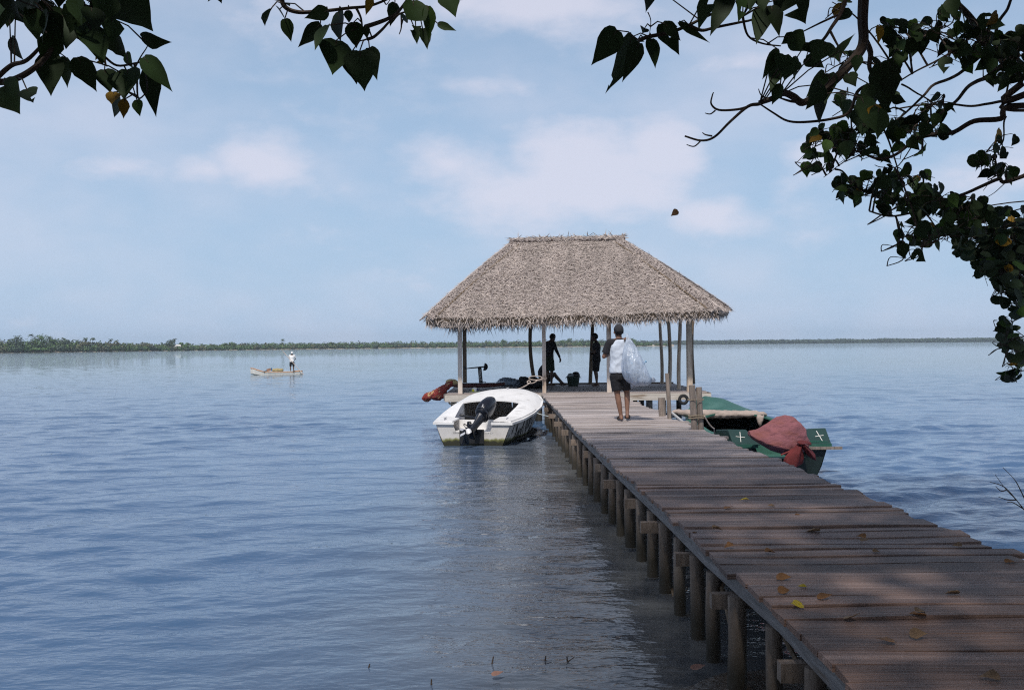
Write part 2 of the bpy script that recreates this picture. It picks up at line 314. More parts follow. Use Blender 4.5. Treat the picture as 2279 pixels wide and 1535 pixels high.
# ------------------------------------------------------------------ ground: beach underfoot and the lake bed
def ground_z(x, y):
    ysh = 5.35 + 1.15 / (1 + math.exp(-(x - .75) * 4)) - .9 / (1 + math.exp(-(x - 3.6) * 3))
    z = (ysh - y) * .16 + .04 * mnoise.noise((x * 1.3, y * 1.3, 0)) + .018 * mnoise.noise((x * 6, y * 6, 3))
    return max(-1.6, min(.60, z))
def build_ground():
    xs = list(LS(-40, -6, 18)) + list(LS(-5.8, 8, 150)) + list(LS(8.4, 60, 20)); yy = list(LS(-40, -2, 16)) + list(LS(-1.6, 12, 150)) + list(LS(12.5, 60, 20))
    mb = MB(); mb.sheet([[(x, y, ground_z(x, y)) for x in xs] for y in yy])
    g = mb.build('ground', pm('wet_mud', (.060, .047, .036), rough=.38, var=.4, scale=7, bump=.7, bscale=18, bdist=.03, spec=.5, col2=(.11, .09, .07), s2=3), smooth='all', fix=False)
    tag(g, 'dark wet muddy shore and lake bed', 'ground', kind='structure')
build_ground()

# ------------------------------------------------------------------ jetty
LEFT_PX = [(1207, 877), (1237, 907), (1280, 952), (1329, 998), (1381, 1046), (1438, 1095), (1510, 1161), (1567, 1215), (1644, 1287), (1700, 1322), (1810, 1425), (1900, 1522)]
RIGHT_PX = [(1400, 890), (1420, 898), (1479, 923), (1492, 931), (1569, 958), (1638, 992), (1702, 1012), (1823, 1064), (1894, 1097), (2032, 1150), (2110, 1179), (2254, 1237)]
Lp = sorted([(G(x, y, DECK).y, G(x, y, DECK).x) for x, y in LEFT_PX]); Rp = sorted([(G(x, y, DECK).y, G(x, y, DECK).x) for x, y in RIGHT_PX])
Y_PLAT = 28.0
def XL(y): return float(np.interp(y, [p[0] for p in Lp], [p[1] for p in Lp]))
def XR(y): return float(np.interp(y, [p[0] for p in Rp], [p[1] for p in Rp]))
def build_jetty():
    off = Vector((2.2, 12, 0))
    root = thing('jetty', 'long weathered plank jetty on wooden piles leading out to the thatched shelter', 'jetty', off)
    mb = MB(off); y = 1.2; i = 0; pass
    while y < Y_PLAT - .02:
        w = random.choice((.15, .18, .20, .23, .26)) * random.uniform(.93, 1.07)
        if y + w > Y_PLAT - .02: w = Y_PLAT - .02 - y
        dz = random.gauss(0, .002); raised = random.random() < (.35 if 10.5 < y < 13.2 or 15 < y < 19 else .02)
        if raised: dz += random.uniform(.006, .013)
        xl = XL(y + w / 2) + random.gauss(0, .012) - .015; xr = XR(y + w / 2) + random.gauss(0, .025) + .02
        if random.random() < .06: xr += .10
        roll = random.gauss(0, .0045); warp = random.gauss(0, .005); skl = random.gauss(0, .006); skr = random.gauss(0, .007); n = 9; th = .034
        rings = []
        for k in range(n):
            t = k / (n - 1); x = xl + (xr - xl) * t; sk = skl + (skr - skl) * t
            bow = warp * math.sin(math.pi * t) + .004 * math.sin(7 * t + i)
            y0 = y + sk + .0035 + .004 * mnoise.noise((t * 5, i * 3.1, 0)); y1 = y + w + sk - .0035 + .004 * mnoise.noise((t * 5, i * 3.1, 5)); zt = DECK + dz + bow
            c = .004
            rings.append([(x, y0, zt - th), (x, y1, zt - th), (x, y1, zt + roll - c), (x, y1 - c, zt + roll), (x, y0 + c, zt - roll), (x, y0, zt - roll - c)])
        mb.loft(rings)
        y += w + random.choice((.004, .006, .010, .016)); i += 1
    mb.build('deck', M['plank'], root)
    ysn = [1.2] + [float(q) for q in np.arange(2, 28, 1.6)] + [Y_PLAT]
    for fx, nm in ((lambda y_: XL(y_) + .055, 0), (lambda y_: (XL(y_) + XR(y_)) / 2, 1), (lambda y_: XR(y_) - .06, 2)):
        sb = MB(off); rings = []
        for yy in ysn:
            x = fx(yy); z1 = DECK - .046; z0 = z1 - (.105 if nm != 1 else .12); rings.append([(x - .03, yy, z0), (x + .03, yy, z0), (x + .03, yy, z1), (x - .03, yy, z1)])
        sb.loft(rings); sb.build('stringer', M['beam'], root)
    # piles, their cross beams and braces
    lay = [3.2, 4.0, 4.75, 5.45, 6.1, 6.75, 7.3, 7.95, 8.6, 9.25, 9.9, 10.6, 11.3, 12.0, 12.8, 13.6, 14.4, 15.3, 16.2, 17.1, 18.0, 19.0, 20.0, 21.1, 22.2, 23.3, 24.5, 25.7, 26.9]
    for k, yy in enumerate(lay):
        for side in (0, 1):
            x = (XL(yy) - .005 if side == 0 else XR(yy) + .0); r = random.uniform(.046, .064); lean = random.gauss(0, .02)
            z1 = DECK - .185; x += .075 * (1 if side == 0 else -1)
            pb = MB(off); pts = []; rr = []
            for t in LS(0, 1, 7):
                z = -1.0 + (z1 + 1.0) * t; pts.append((x + lean * (1 - t) + .012 * mnoise.noise((t * 3, k, side)), yy + .012 * mnoise.noise((t * 3, k, side + 9)), z)); rr.append(r * (1.08 - .12 * t + .05 * mnoise.noise((t * 4, k * 2.0, side))))
            pb.tube(pts, rr, 11); pb.build('pile', M['pile'], root, smooth=True)
        if k % 2 == 0:
            cb = MB(off); z = DECK - .24; ov = random.uniform(.04, .13); cb.beam((XL(yy) - ov, yy + .11, z), (XR(yy) + ov * .6, yy + .11, z), .07, .095)
            cb.build('cross_beam', M['pile'], root)
    for (ya, yb, xa, za, zb) in ((6.1, 6.9, .10, .12, .62), (8.3, 9.4, .12, -.1, .45), (5.0, 6.6, .30, .1, .55), (7.0, 8.0, .25, .55, .0)):
        br = MB(off); br.tube([(XL(ya) + xa, ya, za), (XL(yb) + xa + .03, yb, zb)], .016, 7); br.build('brace', M['pole'], root)
build_jetty()

def mooring(label, pts, r, nm='mooring_post'):
    b = Vector((pts[0][0][0], pts[0][0][1], 0)); root = thing(nm, label, 'post', b)
    for j, seg in enumerate(pts):
        mb = MB(b); n = 7; a, c = Vector(seg[0]), Vector(seg[1]); P_ = []; rr = []
        for t in LS(0, 1, n):
            q = a.lerp(c, t); P_.append(q + Vector((.010 * mnoise.noise((t * 4, j, a.x)), .01 * mnoise.noise((t * 4, j + 4, a.y)), 0))); rr.append(seg[2] * (1 + .10 * mnoise.noise((t * 6, j, a.x + 3)) - .1 * t))
        mb.tube(P_, rr, 9); mb.build('timber' if len(pts) > 1 else 'shaft', M['rail_post'], root, smooth=True)
    return root
D_ = 15.75
mp_b = mooring('stout double-timber mooring post bound with rope beside the green boat', [((2.985, D_, -.9), (2.87, D_, CZ - .665), .058), ((3.09, D_ + .02, -.9), (2.985, D_ + .02, CZ - .70), .052)], .05)
M['old_rope'] = pm('old_rope', (.30, .24, .17), rough=.9, bump=.4, scale=60)
for z in (.99, 1.025, 1.28):
    rb = MB((2.985, D_, 0)); w = (z + .9) / 2.415; rb.tube([(3.03 - .11 * w + .125 * math.cos(t), D_ + .01 + .085 * math.sin(t), z + .006 * math.sin(3 * t)) for t in LS(0, 6.283, 19)], .011 if z < 1.2 else .006, 6)
    rb.build('rope_binding', M['old_rope'], mp_b)
mooring('thin leaning stake rising from the jetty edge in front of the shelter', [((2.97, 18.15, -.9), (2.845, 18.1, CZ - .545), .043)], .04)
mooring('short square-headed pale post below the thin stake at the jetty edge', [((2.84, 18.6, -.9), (2.82, 18.6, CZ - 1.02), .075)], .07)

# ------------------------------------------------------------------ thatched shelter
def lerp(a, b, t): return Vector(a).lerp(Vector(b), t)
PAV = Vector((1.85, 31, 0))
pav = thing('thatched_shelter', 'open-sided shelter with a hipped palm-thatch roof standing on stilts at the jetty end', 'shelter', PAV)
X0, X1, Y0, Y1 = -1.90, 5.58, Y_PLAT, 34.1
def build_platform():
    mb = MB(PAV); y = Y0
    while y < Y1 - .05:
        w = min(random.uniform(.16, .24), Y1 - y); dz = random.gauss(0, .003)
        mb.box(((X0 + X1) / 2 + random.gauss(0, .01), y + w / 2, DECK - .018 + dz), (X1 - X0 - random.uniform(0, .05), w - .008, .036)); y += w
    mb.build('platform_deck', M['plank'], pav)
    fb = MB(PAV); fb.box(((X0 + X1) / 2 + .02, Y0 - .032, DECK - .125), (X1 - X0 + .08, .055, .19)); fb.build('front_beam', M['fascia'], pav)
    fb = MB(PAV); fb.box(((X0 + X1) / 2, Y1 + .032, DECK - .07), (X1 - X0, .05, .24)); fb.build('back_beam', M['pole'], pav)
    for x in (X0 - .03, X1 + .03):
        fb = MB(PAV); fb.box((x, (Y0 + Y1) / 2, DECK - .10), (.05, Y1 - Y0 - .01, .17)); fb.build('side_beam', M['beam'], pav)
    for yy, xs in ((Y0 + .22, (-1.68, -.35, .75, 2.9, 3.92, 5.15)), (30.2, (-1.6, .6, 2.2, 3.95, 5.1)), (32.2, (-1.6, .6, 2.6, 4.0, 4.85)), (33.9, (-1.6, .4, 2.4, 4.1, 5.2))):
        for x in xs:
            pb = MB(PAV); r = random.uniform(.075, .10); pb.tube([(x + random.gauss(0, .02), yy, -1.1), (x, yy, -.1), (x, yy, DECK - .04)], [r * 1.05, r, r], 10); pb.build('pile', M['pile'], pav, smooth=True)
    jb = MB(PAV)
    for x in LS(X0 + .3, X1 - .3, 6):
        jb = MB(PAV); jb.box((x, (Y0 + Y1) / 2, DECK - .10), (.07, Y1 - Y0 - .02, .12)); jb.build('joist', M['pole'], pav)
build_platform()
def post_x(px, D): return (P(px, 765, D)).x
ZP = CZ + .98
def build_posts():
    for px, y, w, mat, kind in ((1023.5, 28.28, .125, 'paint_post', 'sq'), (1210.5, 28.28, .105, 'paint_post', 'sq'), (1355, 28.28, .125, 'paint_post', 'sq'), (1534, 28.28, .15, 'post', 'sq'),
                                (1512, 29.7, .056, 'post', 'rd'), (1489, 31.4, .058, 'post', 'rd'), (1471, 33.9, .056, 'post', 'rd'), (1185, 33.9, .062, 'pole', 'cr'), (1314, 33.9, .062, 'pole', 'ln'), (1034, 33.9, .13, 'pole', 'sq'), (1542, 33.9, .055, 'pole', 'rd')):
        x = post_x(px, y); mb = MB(PAV)
        if kind == 'sq': 
            for_z = LS(DECK - .02, ZP, 6); mb.loft([[(x + sx * w / 2 * (1 + .02 * mnoise.noise((z, x, 0))), y + sy * w / 2, z) for sx, sy in ((-1, -1), (1, -1), (1, 1), (-1, 1))] for z in for_z])
            mb.build('post', M[mat], pav)
        else:
            pts = []; rr = []
            for t in LS(0, 1, 12):
                z = DECK - .02 + (ZP - DECK + .05) * t; d = 0
                if kind == 'cr': d = .08 - .11 * t - .10 * math.sin(t * 3.1)
                if kind == 'ln': d = -.02 + .12 * t
                if kind == 'rd': d = .035 * math.sin(t * 4 + px)
                pts.append((x + d, y + .02 * math.sin(3 * t + px), z)); rr.append(w * (1.08 - .15 * t + .07 * mnoise.noise((t * 6, px, 1))))
            mb.tube(pts, rr, 10); mb.build('post', M[mat], pav, smooth=True)
    zb = CZ + .90
    for a, b in (((X0 + .2, 28.28, zb), (X1 - .2, 28.28, zb)), ((X0 + .2, 33.9, zb), (X1 - .2, 33.9, zb)), ((-1.55, 28.1, zb + .09), (-1.55, 34.1, zb + .09)), ((5.02, 28.1, zb + .09), (5.02, 34.1, zb + .09))):
        mb = MB(PAV); mb.beam(a, b, .09, .09); mb.build('wall_plate', M['pole'], pav)
build_posts()

# roof corners and ridge
EFL, EFR, EBR, EBL = P(948, 708, 27.15), P(1598, 690, 27.0), P(1622, 687, 33.0), Vector((-2.25, 35.1, CZ + .78))
RDL, RDR = P(1143, 540, 31.1), P(1381, 534, 31.1)
roof_faces = [(EFL, EFR, RDR, RDL), (EFR, EBR, RDR, RDR), (EBR, EBL, RDL, RDR), (EBL, EFL, RDL, RDL)]
def roof_pt(face, u, v):
    a, b, c, d = roof_faces[face]; lo = a.lerp(b, u); hi = d.lerp(c, u); p = lo.lerp(hi, v)
    sag = -.05 * math.sin(math.pi * u) * (1 - v) if face == 0 else 0
    edge = 1 - (2 * v - 1) ** 2
    bulge = .05 * edge + .035 * mnoise.noise((p.x * .9, p.y * .9, p.z * 2)) + .015 * mnoise.noise((p.x * 5, p.y * 5, p.z * 5))
    return p + Vector((0, 0, sag + bulge))
def build_roof():
    mb = MB(PAV)
    for fi in range(4):
        nu, nv = (90, 40) if fi == 0 else (50, 26)
        mb.sheet([[roof_pt(fi, u, v) for u in LS(0, 1, nu)] for v in LS(0, 1, nv)], mi=1)
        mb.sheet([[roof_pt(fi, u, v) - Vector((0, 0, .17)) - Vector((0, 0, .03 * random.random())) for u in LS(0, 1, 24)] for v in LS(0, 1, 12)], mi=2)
        a, b = roof_faces[fi][0], roof_faces[fi][1]
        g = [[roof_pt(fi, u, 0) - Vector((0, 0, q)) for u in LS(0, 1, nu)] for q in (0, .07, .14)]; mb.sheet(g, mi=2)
    # straws lying on the slopes
    for fi, cnt in ((0, 15000), (1, 3800), (2, 2600), (3, 3000)):
        a, b, c, d = roof_faces[fi]; n_ = (b - a).cross(d - a if fi != 1 and fi != 3 else c - a).normalized()
        if n_.z < 0: n_ = -n_
        al = (b - a).normalized(); dn = n_.cross(al); 
        if dn.z > 0: dn = -dn
        for _ in range(cnt):
            u, v = random.random(), random.random() ** (1.0 if fi in (0, 2) else 1.6)
            if random.random() < .12: v = random.random() * .10
            p = roof_pt(fi, u, v) + n_ * random.uniform(.0, .022)
            ang = random.gauss(0, .95); L_ = random.uniform(.08, .24); w = random.uniform(.005, .011)
            t = (dn * math.cos(ang) + al * math.sin(ang) + n_ * random.uniform(-.05, .13)).normalized(); s_ = t.cross(n_).normalized(); s_ = (s_ + n_ * random.gauss(0, .5)).normalized() * w
            q = p + t * L_ * .55 + n_ * random.uniform(0, .02); e = p + t * L_ + n_ * random.uniform(-.05, .03)
            k = len(mb.v); mb.add([p - s_, p + s_, q + s_ * .8, q - s_ * .8, e], [(0, 1, 2, 3), (3, 2, 4)], 0)
    # ragged fringe of leaf ends along the eaves
    for fi, cnt in ((0, 3300), (1, 1100), (2, 1500), (3, 900)):
        a, b = roof_faces[fi][0], roof_faces[fi][1]; al = (b - a).normalized(); out = Vector((al.y, -al.x, 0)).normalized()
        for _ in range(cnt):
            u = random.random(); lay = random.random(); p = roof_pt(fi, u, random.uniform(0, .03)) - Vector((0, 0, lay * .18)) - out * .02 * lay
            ang = random.gauss(.25 if fi == 0 else 0, .75); dnv = Vector((0, 0, -1)) * math.cos(ang) + al * math.sin(ang) + out * random.uniform(.0, .75) * (1 - .7 * lay)
            t = dnv.normalized(); L_ = random.uniform(.10, .21) * (1.45 if random.random() < .12 else 1) * (1.9 if fi == 2 else 1); w = random.uniform(.007, .014)
            s_ = t.cross(out + Vector((0, 0, .3))).normalized() * w; q = p + t * L_ * .5; e = p + t * L_ + Vector((0, 0, -.05 * random.random()))
            mb.add([p - s_, p + s_, q + s_ * .8, q - s_ * .8, e], [(0, 1, 2, 3), (3, 2, 4)], 0)
    roof = mb.build('thatch_roof', [M['thatch'], M['thatch_base'], M['underthatch']], pav, fix=False)
    # ridge bundle
    rb_ = MB(PAV); d = (RDR - RDL).normalized(); a = RDL - d * .12; b = RDR + d * .14
    n = 40; pts = [a.lerp(b, t) + Vector((0, 0, .055 + .016 * mnoise.noise((t * 14, 2, 0)))) for t in LS(0, 1, n)]
    rb_.tube(pts, [.085 + .02 * mnoise.noise((t * 30, 5, 0)) for t in LS(0, 1, n)], 12, mi=1)
    for _ in range(420):
        t = random.random(); ang = random.uniform(-2.0, 2.0); p = a.lerp(b, t) + Vector((0, 0, .075)); nn = Vector((0, math.sin(ang), math.cos(ang))); p += nn * random.uniform(.07, .09)
        dd = (d * random.gauss(0, 1) + nn.cross(d) * random.gauss(0, .35) + nn * random.uniform(-.12, .01)).normalized(); s_ = dd.cross(nn).normalized() * random.uniform(.006, .013); L_ = random.uniform(.12, .34)
        if t < .04 or t > .96: dd = (d * (1 if t > .5 else -1) + Vector((0, random.gauss(0, .3), random.gauss(0, .3)))).normalized(); L_ *= .7
        rb_.add([p - s_, p + s_, p + dd * L_ * .6 + s_, p + dd * L_ * .6 - s_, p + dd * L_], [(0, 1, 2, 3), (3, 2, 4)], 0)
    pk = RDR + d * .05; rb_.tube([pk, pk + Vector((.01, 0, .21))], .014, 6)
    rdg = rb_.build('ridge_cap', [M['thatch'], M['thatch_base']], roof, fix=False)
    # hip strips
    for e, r_, inn in ((EFL, RDL, Vector((1, .3, 0))), (EFR, RDR, Vector((-1, .3, 0))), (EBR, RDR, Vector((-1, -.3, 0))), (EBL, RDL, Vector((1, -.3, 0)))):
        hb = MB(PAV); n = 26; g = []
        dd = (r_ - e).normalized(); sd = dd.cross(Vector((0, 0, 1))).normalized()
        for t in LS(.0, 1, n):
            base = e.lerp(r_, t) + Vector((0, 0, .05 * (1 - (2 * t - 1) ** 2) + .03)); row = []
            for q in (-.22, -.12, 0, .12, .22):
                row.append(base + sd * q * (1 + .15 * mnoise.noise((t * 20, q * 9, e.x))) + Vector((0, 0, .055 - abs(q) * .62 + .016 * mnoise.noise((t * 18, q * 5, e.y)))))
            g.append(row)
        hb.sheet(g, mi=1, thick=.03)
        for _ in range(800):
            t = random.random(); q = random.uniform(-.22, .22); p = e.lerp(r_, t) + sd * q + Vector((0, 0, .05 * (1 - (2 * t - 1) ** 2) + .10 - abs(q) * .6)); ang = random.gauss(0, .8); tt = (-dd * math.cos(ang) + sd * math.sin(ang) + Vector((0, 0, random.uniform(-.2, .18)))).normalized(); s_ = tt.cross(Vector((0, -.3, 1))).normalized() * .010; L_ = random.uniform(.1, .28)
            hb.add([p - s_, p + s_, p + tt * L_], [(0, 1, 2)], 0)
        hb.build('hip_cap', [M['thatch'], M['thatch_base']], roof, fix=False)
        bt = MB(PAV); s1 = 1 if (sd.dot(Vector(inn)) > 0) else -1
        bt.tube([e.lerp(r_, t) + sd * s1 * .23 + Vector((0, 0, .05 * (1 - (2 * t - 1) ** 2) - .055)) for t in LS(.04, .99, 12)], .022, 6); bt.build('hip_batten', M['pole'], roof)
    for k in range(9):
        u = (k + .5) / 9
        for fi in (0, 2):
            rf = MB(PAV); rf.tube([roof_pt(fi, u, .04) - Vector((0, 0, .25)), roof_pt(fi, u, .97) - Vector((0, 0, .25))], .035, 6); rf.build('rafter', M['pole'], roof)
build_roof()
# ------------------------------------------------------------------ boats
def hullstain(N, L, tc, cur):
    ge = N.new('ShaderNodeNewGeometry'); sp = N.new('ShaderNodeSeparateXYZ'); L.new(ge.outputs['Position'], sp.inputs[0])
    nz = N.new('ShaderNodeTexNoise'); L.new(tc.outputs['Object'], nz.inputs[0]); nz.inputs['Scale'].default_value = 7; nz.inputs['Detail'].default_value = 5
    ad = N.new('ShaderNodeMath'); ad.operation = 'MULTIPLY_ADD'; L.new(nz.outputs['Fac'], ad.inputs[0]); ad.inputs[1].default_value = -.16; L.new(sp.outputs[2], ad.inputs[2])
    rp = N.new('ShaderNodeValToRGB'); L.new(ad.outputs[0], rp.inputs[0]); e = rp.color_ramp.elements
    e[0].position = 0; e[0].color = (.03, .028, .014, 1); e[1].position = .105; e[1].color = (.62, .58, .54, 1)
    q = e.new(.02); q.color = (.055, .055, .02, 1); q = e.new(.055); q.color = (.20, .20, .07, 1)
    mr = N.new('ShaderNodeMapRange'); L.new(ad.outputs[0], mr.inputs[0]); mr.inputs[1].default_value = .07; mr.inputs[2].default_value = .16
    mx = N.new('ShaderNodeMix'); mx.data_type = 'RGBA'; L.new(mr.outputs[0], mx.inputs[0]); L.new(rp.outputs[0], mx.inputs[6]); L.new(cur, mx.inputs[7]); return mx.outputs[2]
M['gel'] = pm('white_gelcoat', (.80, .78, .76), rough=.42, var=.07, scale=9, bump=.05, col2=(.58, .56, .54), mix2=(.56, .74), s2=4.5)
M['gel_side'] = pm('stained_white_hull', (.58, .55, .52), rough=.5, var=.10, scale=5, bump=.05, extra=hullstain)
M['dark_in'] = pm('dark_bilge', (.035, .030, .028), rough=.8, var=.4, bump=.2)
M['black_paint'] = pm('black_paint', (.015, .015, .016), rough=.5, var=.3, bump=.05)
M['motor'] = pm('black_engine', (.007, .008, .013), rough=.28, var=.2, bump=.02, spec=.4)
M['motor_grey'] = pm('scuffed_engine_leg', (.018, .020, .028), rough=.35, var=.5, scale=9, bump=.05, col2=(.30, .30, .31), mix2=(.66, .70), s2=9)
M['steel'] = pm('bright_propeller', (.50, .50, .52), rough=.5, var=.2, metal=.2, bump=.05)
M['green'] = pm('green_boat_paint', (.026, .105, .078), rough=.5, var=.16, scale=4, bump=.08, col2=(.06, .15, .12), mix2=(.5, .75), s2=2)
M['green_dk'] = pm('dark_green_hull', (.012, .022, .020), rough=.5, var=.3, bump=.06)
M['green_panel'] = pm('stern_panel_paint', (.014, .042, .038), rough=.45, var=.2, scale=5, bump=.06)
M['white_paint'] = pm('white_paint', (.75, .73, .68), rough=.6, var=.08)
M['rope'] = pm('pale_rope', (.55, .45, .38), rough=.9, var=.2, scale=50, bump=.5)
M['thin_line'] = pm('thin_white_cord', (.60, .66, .66), rough=.8, var=.1)

def make_boat(root, st, mt, yb, cock, zwell):
    """st: stations (y, half beam, z sheer, half chine, z chine, z keel); yb: cockpit front edge; cock: side deck width; mt: materials"""
    ys = [s[0] for s in st]
    def S(y): return [float(np.interp(y, ys, [s[k] for s in st])) for k in range(1, 6)]
    L_ = ys[-1]; yy = sorted(set(LS(0, L_, 34) + [.62, yb]))
    hull = MB(); rings = []
    for y in yy:
        hb, zs, hc, zc, zk = S(y); row = []
        for s_ in (-1, 1):
            seg = [(s_ * hb, y, zs), (s_ * (hb * .72 + hc * .28), y, zs * .66 + zc * .34), (s_ * (hb * .40 + hc * .60), y, zs * .30 + zc * .7), (s_ * hc, y, zc), (s_ * hc * .5, y, (zc + zk) / 2 - .02)]
            row += seg if s_ < 0 else [(0, y, zk)] + seg[::-1]
        rings.append(row)
    hull.loft(rings, closed=False)
    # transom with the motor well cut out of it
    hb, zs, hc, zc, zk = S(0); wl = .40
    hull.add([(-hb, 0, zs), (-wl - .06, 0, zs), (-wl + .02, 0, zwell), (wl - .02, 0, zwell), (wl + .06, 0, zs), (hb, 0, zs), (hc, 0, zc), (0, 0, zk), (-hc, 0, zc)], [(0, 1, 2, 3, 4, 5, 6, 7, 8)])
    hull.build('hull', mt['hull'], root, fix=True)
    # rub rail: a lip all round
    rl = MB()
    for s_ in (-1, 1):
        rl.loft([[(s_ * (S(y)[0] - .015), y, S(y)[1] - .045), (s_ * (S(y)[0] + .05 * min(1, (L_ - y) * 2 + .2)), y, S(y)[1] - .035), (s_ * (S(y)[0] + .05 * min(1, (L_ - y) * 2 + .2)), y, S(y)[1] + .012), (s_ * (S(y)[0] - .03), y, S(y)[1] + .018)] for y in yy])
    for s_ in (-1, 1): rl.box((s_ * (hb + wl + .06) / 2, -.02, zs - .012), (hb - wl - .06 + .09, .05, .055))
    rl.build('rub_rail', mt['rail'], root)
    # decks, rising inboard of the rail towards the bow
    RZ = lambda y: mt['rise'] * min(1, max(0, (y - .72) / 1.1)) ** 1.0 * min(1, max(0, (L_ - y) / 1.2))
    dk = MB()
    for s_ in (-1, 1):
        g = []
        for y in LS(0, yb, 20):
            h, z = S(y)[:2]; inn = (wl + .06) if y < .62 else max(.2, h - cock); g.append([(s_ * h, y, z + .016), (s_ * (h * .5 + inn * .5), y, z + .03 + RZ(y) * .8), (s_ * inn, y, z + .03 + RZ(y))])
            if y < .62: g[-1][0] = (s_ * h, y, z + .016 + mt['kick'] * (1 - y / .62))
        dk.sheet(g, thick=.03)
    g = []
    for t in LS(0, 1, 16):
        row = []
        for q in LS(-1, 1, 17):
            y0 = yb - .30 * (1 - math.cos(q * 1.2)) * 1.0; y0 = yb + .05 - .32 * abs(q) ** 2
            y = y0 + (L_ - y0) * t; h, z = S(y)[:2]; row.append((q * h, y, z + .018 + mt['camber'] * (1 - q * q) * min(1, (L_ - y) * 1.4) + RZ(y) * (1 - q ** 6)))
        g.append(row)
    dk.sheet(g, thick=.03); dk.build('deck', mt['deck'], root, smooth=True)
    # inside: well floor and bulkhead, cockpit liner and sole
    wm = MB(); wm.box((0, .31, zwell - .02), (2 * wl + .1, .62, .04)); wm.box((0, .64, zwell + .10), (2 * (hb - .12), .04, .24)); wm.build('motor_well', mt['deck'], root)
    ln = MB(); g = [[], []]
    for s_ in (-1, 1):
        ln.sheet([[(s_ * (max(.2, S(y)[0] - cock)), y, S(y)[1] + .02 + RZ(y)), (s_ * (max(.2, S(y)[0] - cock) - .02), y, .10)] for y in LS(.63, yb, 14)], thick=.015)
    ln.build('cockpit_liner', mt['liner'], root)
    fl = MB(); fl.sheet([[(-S(y)[0] + .1, y, .10), (S(y)[0] - .1, y, .10)] for y in LS(.66, L_ - .6, 12)], thick=.02); fl.build('sole', mt['inside'], root)
    return S
ORI = thing('motorboat', 'small white open motorboat with algae-stained transom moored at the left of the jetty', 'boat', (-.865, 21.35, 0), R(-11.5))
W_ST = [(0, .84, .50, .64, -.02, -.16), (.7, .95, .53, .74, -.01, -.20), (1.5, 1.03, .60, .80, .0, -.20), (2.4, 1.06, .70, .76, .03, -.18), (3.1, .98, .81, .58, .08, -.12), (3.6, .80, .90, .38, .16, -.02), (4.0, .52, .98, .18, .30, .14), (4.22, .24, 1.02, .06, .5, .4), (4.30, .03, 1.03, .01, .62, .55)]
S_w = make_boat(ORI, W_ST, dict(hull=M['gel_side'], rail=M['gel'], deck=M['gel'], liner=M['gel'], inside=M['dark_in'], kick=.0, camber=.06, rise=.15), 1.95, .36, .30)
def boat_marks():
    mb = MB()
    for k in range(14):
        y = .12 + 1.9 * k / 14 + random.uniform(-.02, .02); t0 = random.choice((.05, .10, .35, .5)); t1 = min(.93, t0 + random.uniform(.3, .85)); n = 7; g = []; w = random.uniform(.018, .042); sl = random.uniform(-.05, .18)
        for i in range(n):
            t = t0 + (t1 - t0) * i / (n - 1); hb, zs, hc, zc, zk = S_w(y); z = zs + (zc - zs) * t; x = float(np.interp(1 - t, [0, .30, .66, 1], [hc, hb * .40 + hc * .60, hb * .72 + hc * .28, hb])) - .014
            wv = sl * t + .04 * math.sin(t * 9 + k); ww = w * (.3 + .9 * math.sin(math.pi * (.12 + .8 * i / (n - 1))) + .3 * math.sin(i * 2.1 + k))
            x2 = x + .004; g.append([(x2 + .02, y + wv - ww, z), (x2 + .02, y + wv + ww, z)])
        mb.sheet(g)
    mb.build('painted_marks', M['black_paint'], ORI, fix=False)
boat_marks()
def fittings():
    for x, y in ((-.70, .30), (.70, .30), (.0, 3.75)):
        z = S_w(y)[1] + .03 + (.09 if y > 2 else 0); mb = MB()
        for dy in (-.05, .05): mb.tube([(x, y + dy, z - .01), (x, y + dy, z + .035)], .012, 7)
        mb.tube([(x, y - .10, z + .045), (x, y - .04, z + .038), (x, y + .04, z + .038), (x, y + .10, z + .045)], [.010, .014, .014, .010], 7); mb.build('cleat', M['steel'], ORI, smooth=True)
    mb = MB(); mb.box((0, 1.75, .36), (1.5, .26, .035)); mb.build('thwart', pm('worn_thwart', (.50, .48, .45), rough=.6, var=.2), ORI)
    mb = MB(); mb.tube(smooth_pts([(-.05, .05, .50), (-.15, .35, .36), (-.35, .6, .42), (-.45, .9, .16), (-.2, 1.2, .14)]), .012, 6); mb.build('fuel_hose', M['black_paint'], ORI, smooth=True)
    mb = MB(); mb.box((-.1, 1.35, .22), (.42, .30, .22)); tk = mb.build('fuel_tank', pm('red_tank', (.30, .035, .025), rough=.4, var=.2), ORI); bake(tk, [('BEVEL', dict(width=.04, segments=3))])
def smooth_pts(p):
    out = []; q = [Vector(v) for v in p]; n = len(q)
    for i in range(n - 1):
        a, b_, c_, d_ = q[max(i - 1, 0)], q[i], q[i + 1], q[min(i + 2, n - 1)]
        for t in LS(0, 1, 7)[:-1]: out.append(.5 * ((2 * b_) + (c_ - a) * t + (2 * a - 5 * b_ + 4 * c_ - d_) * (t * t) + (3 * b_ - a - 3 * c_ + d_) * (t ** 3)))
    return out + [q[-1]]
fittings()
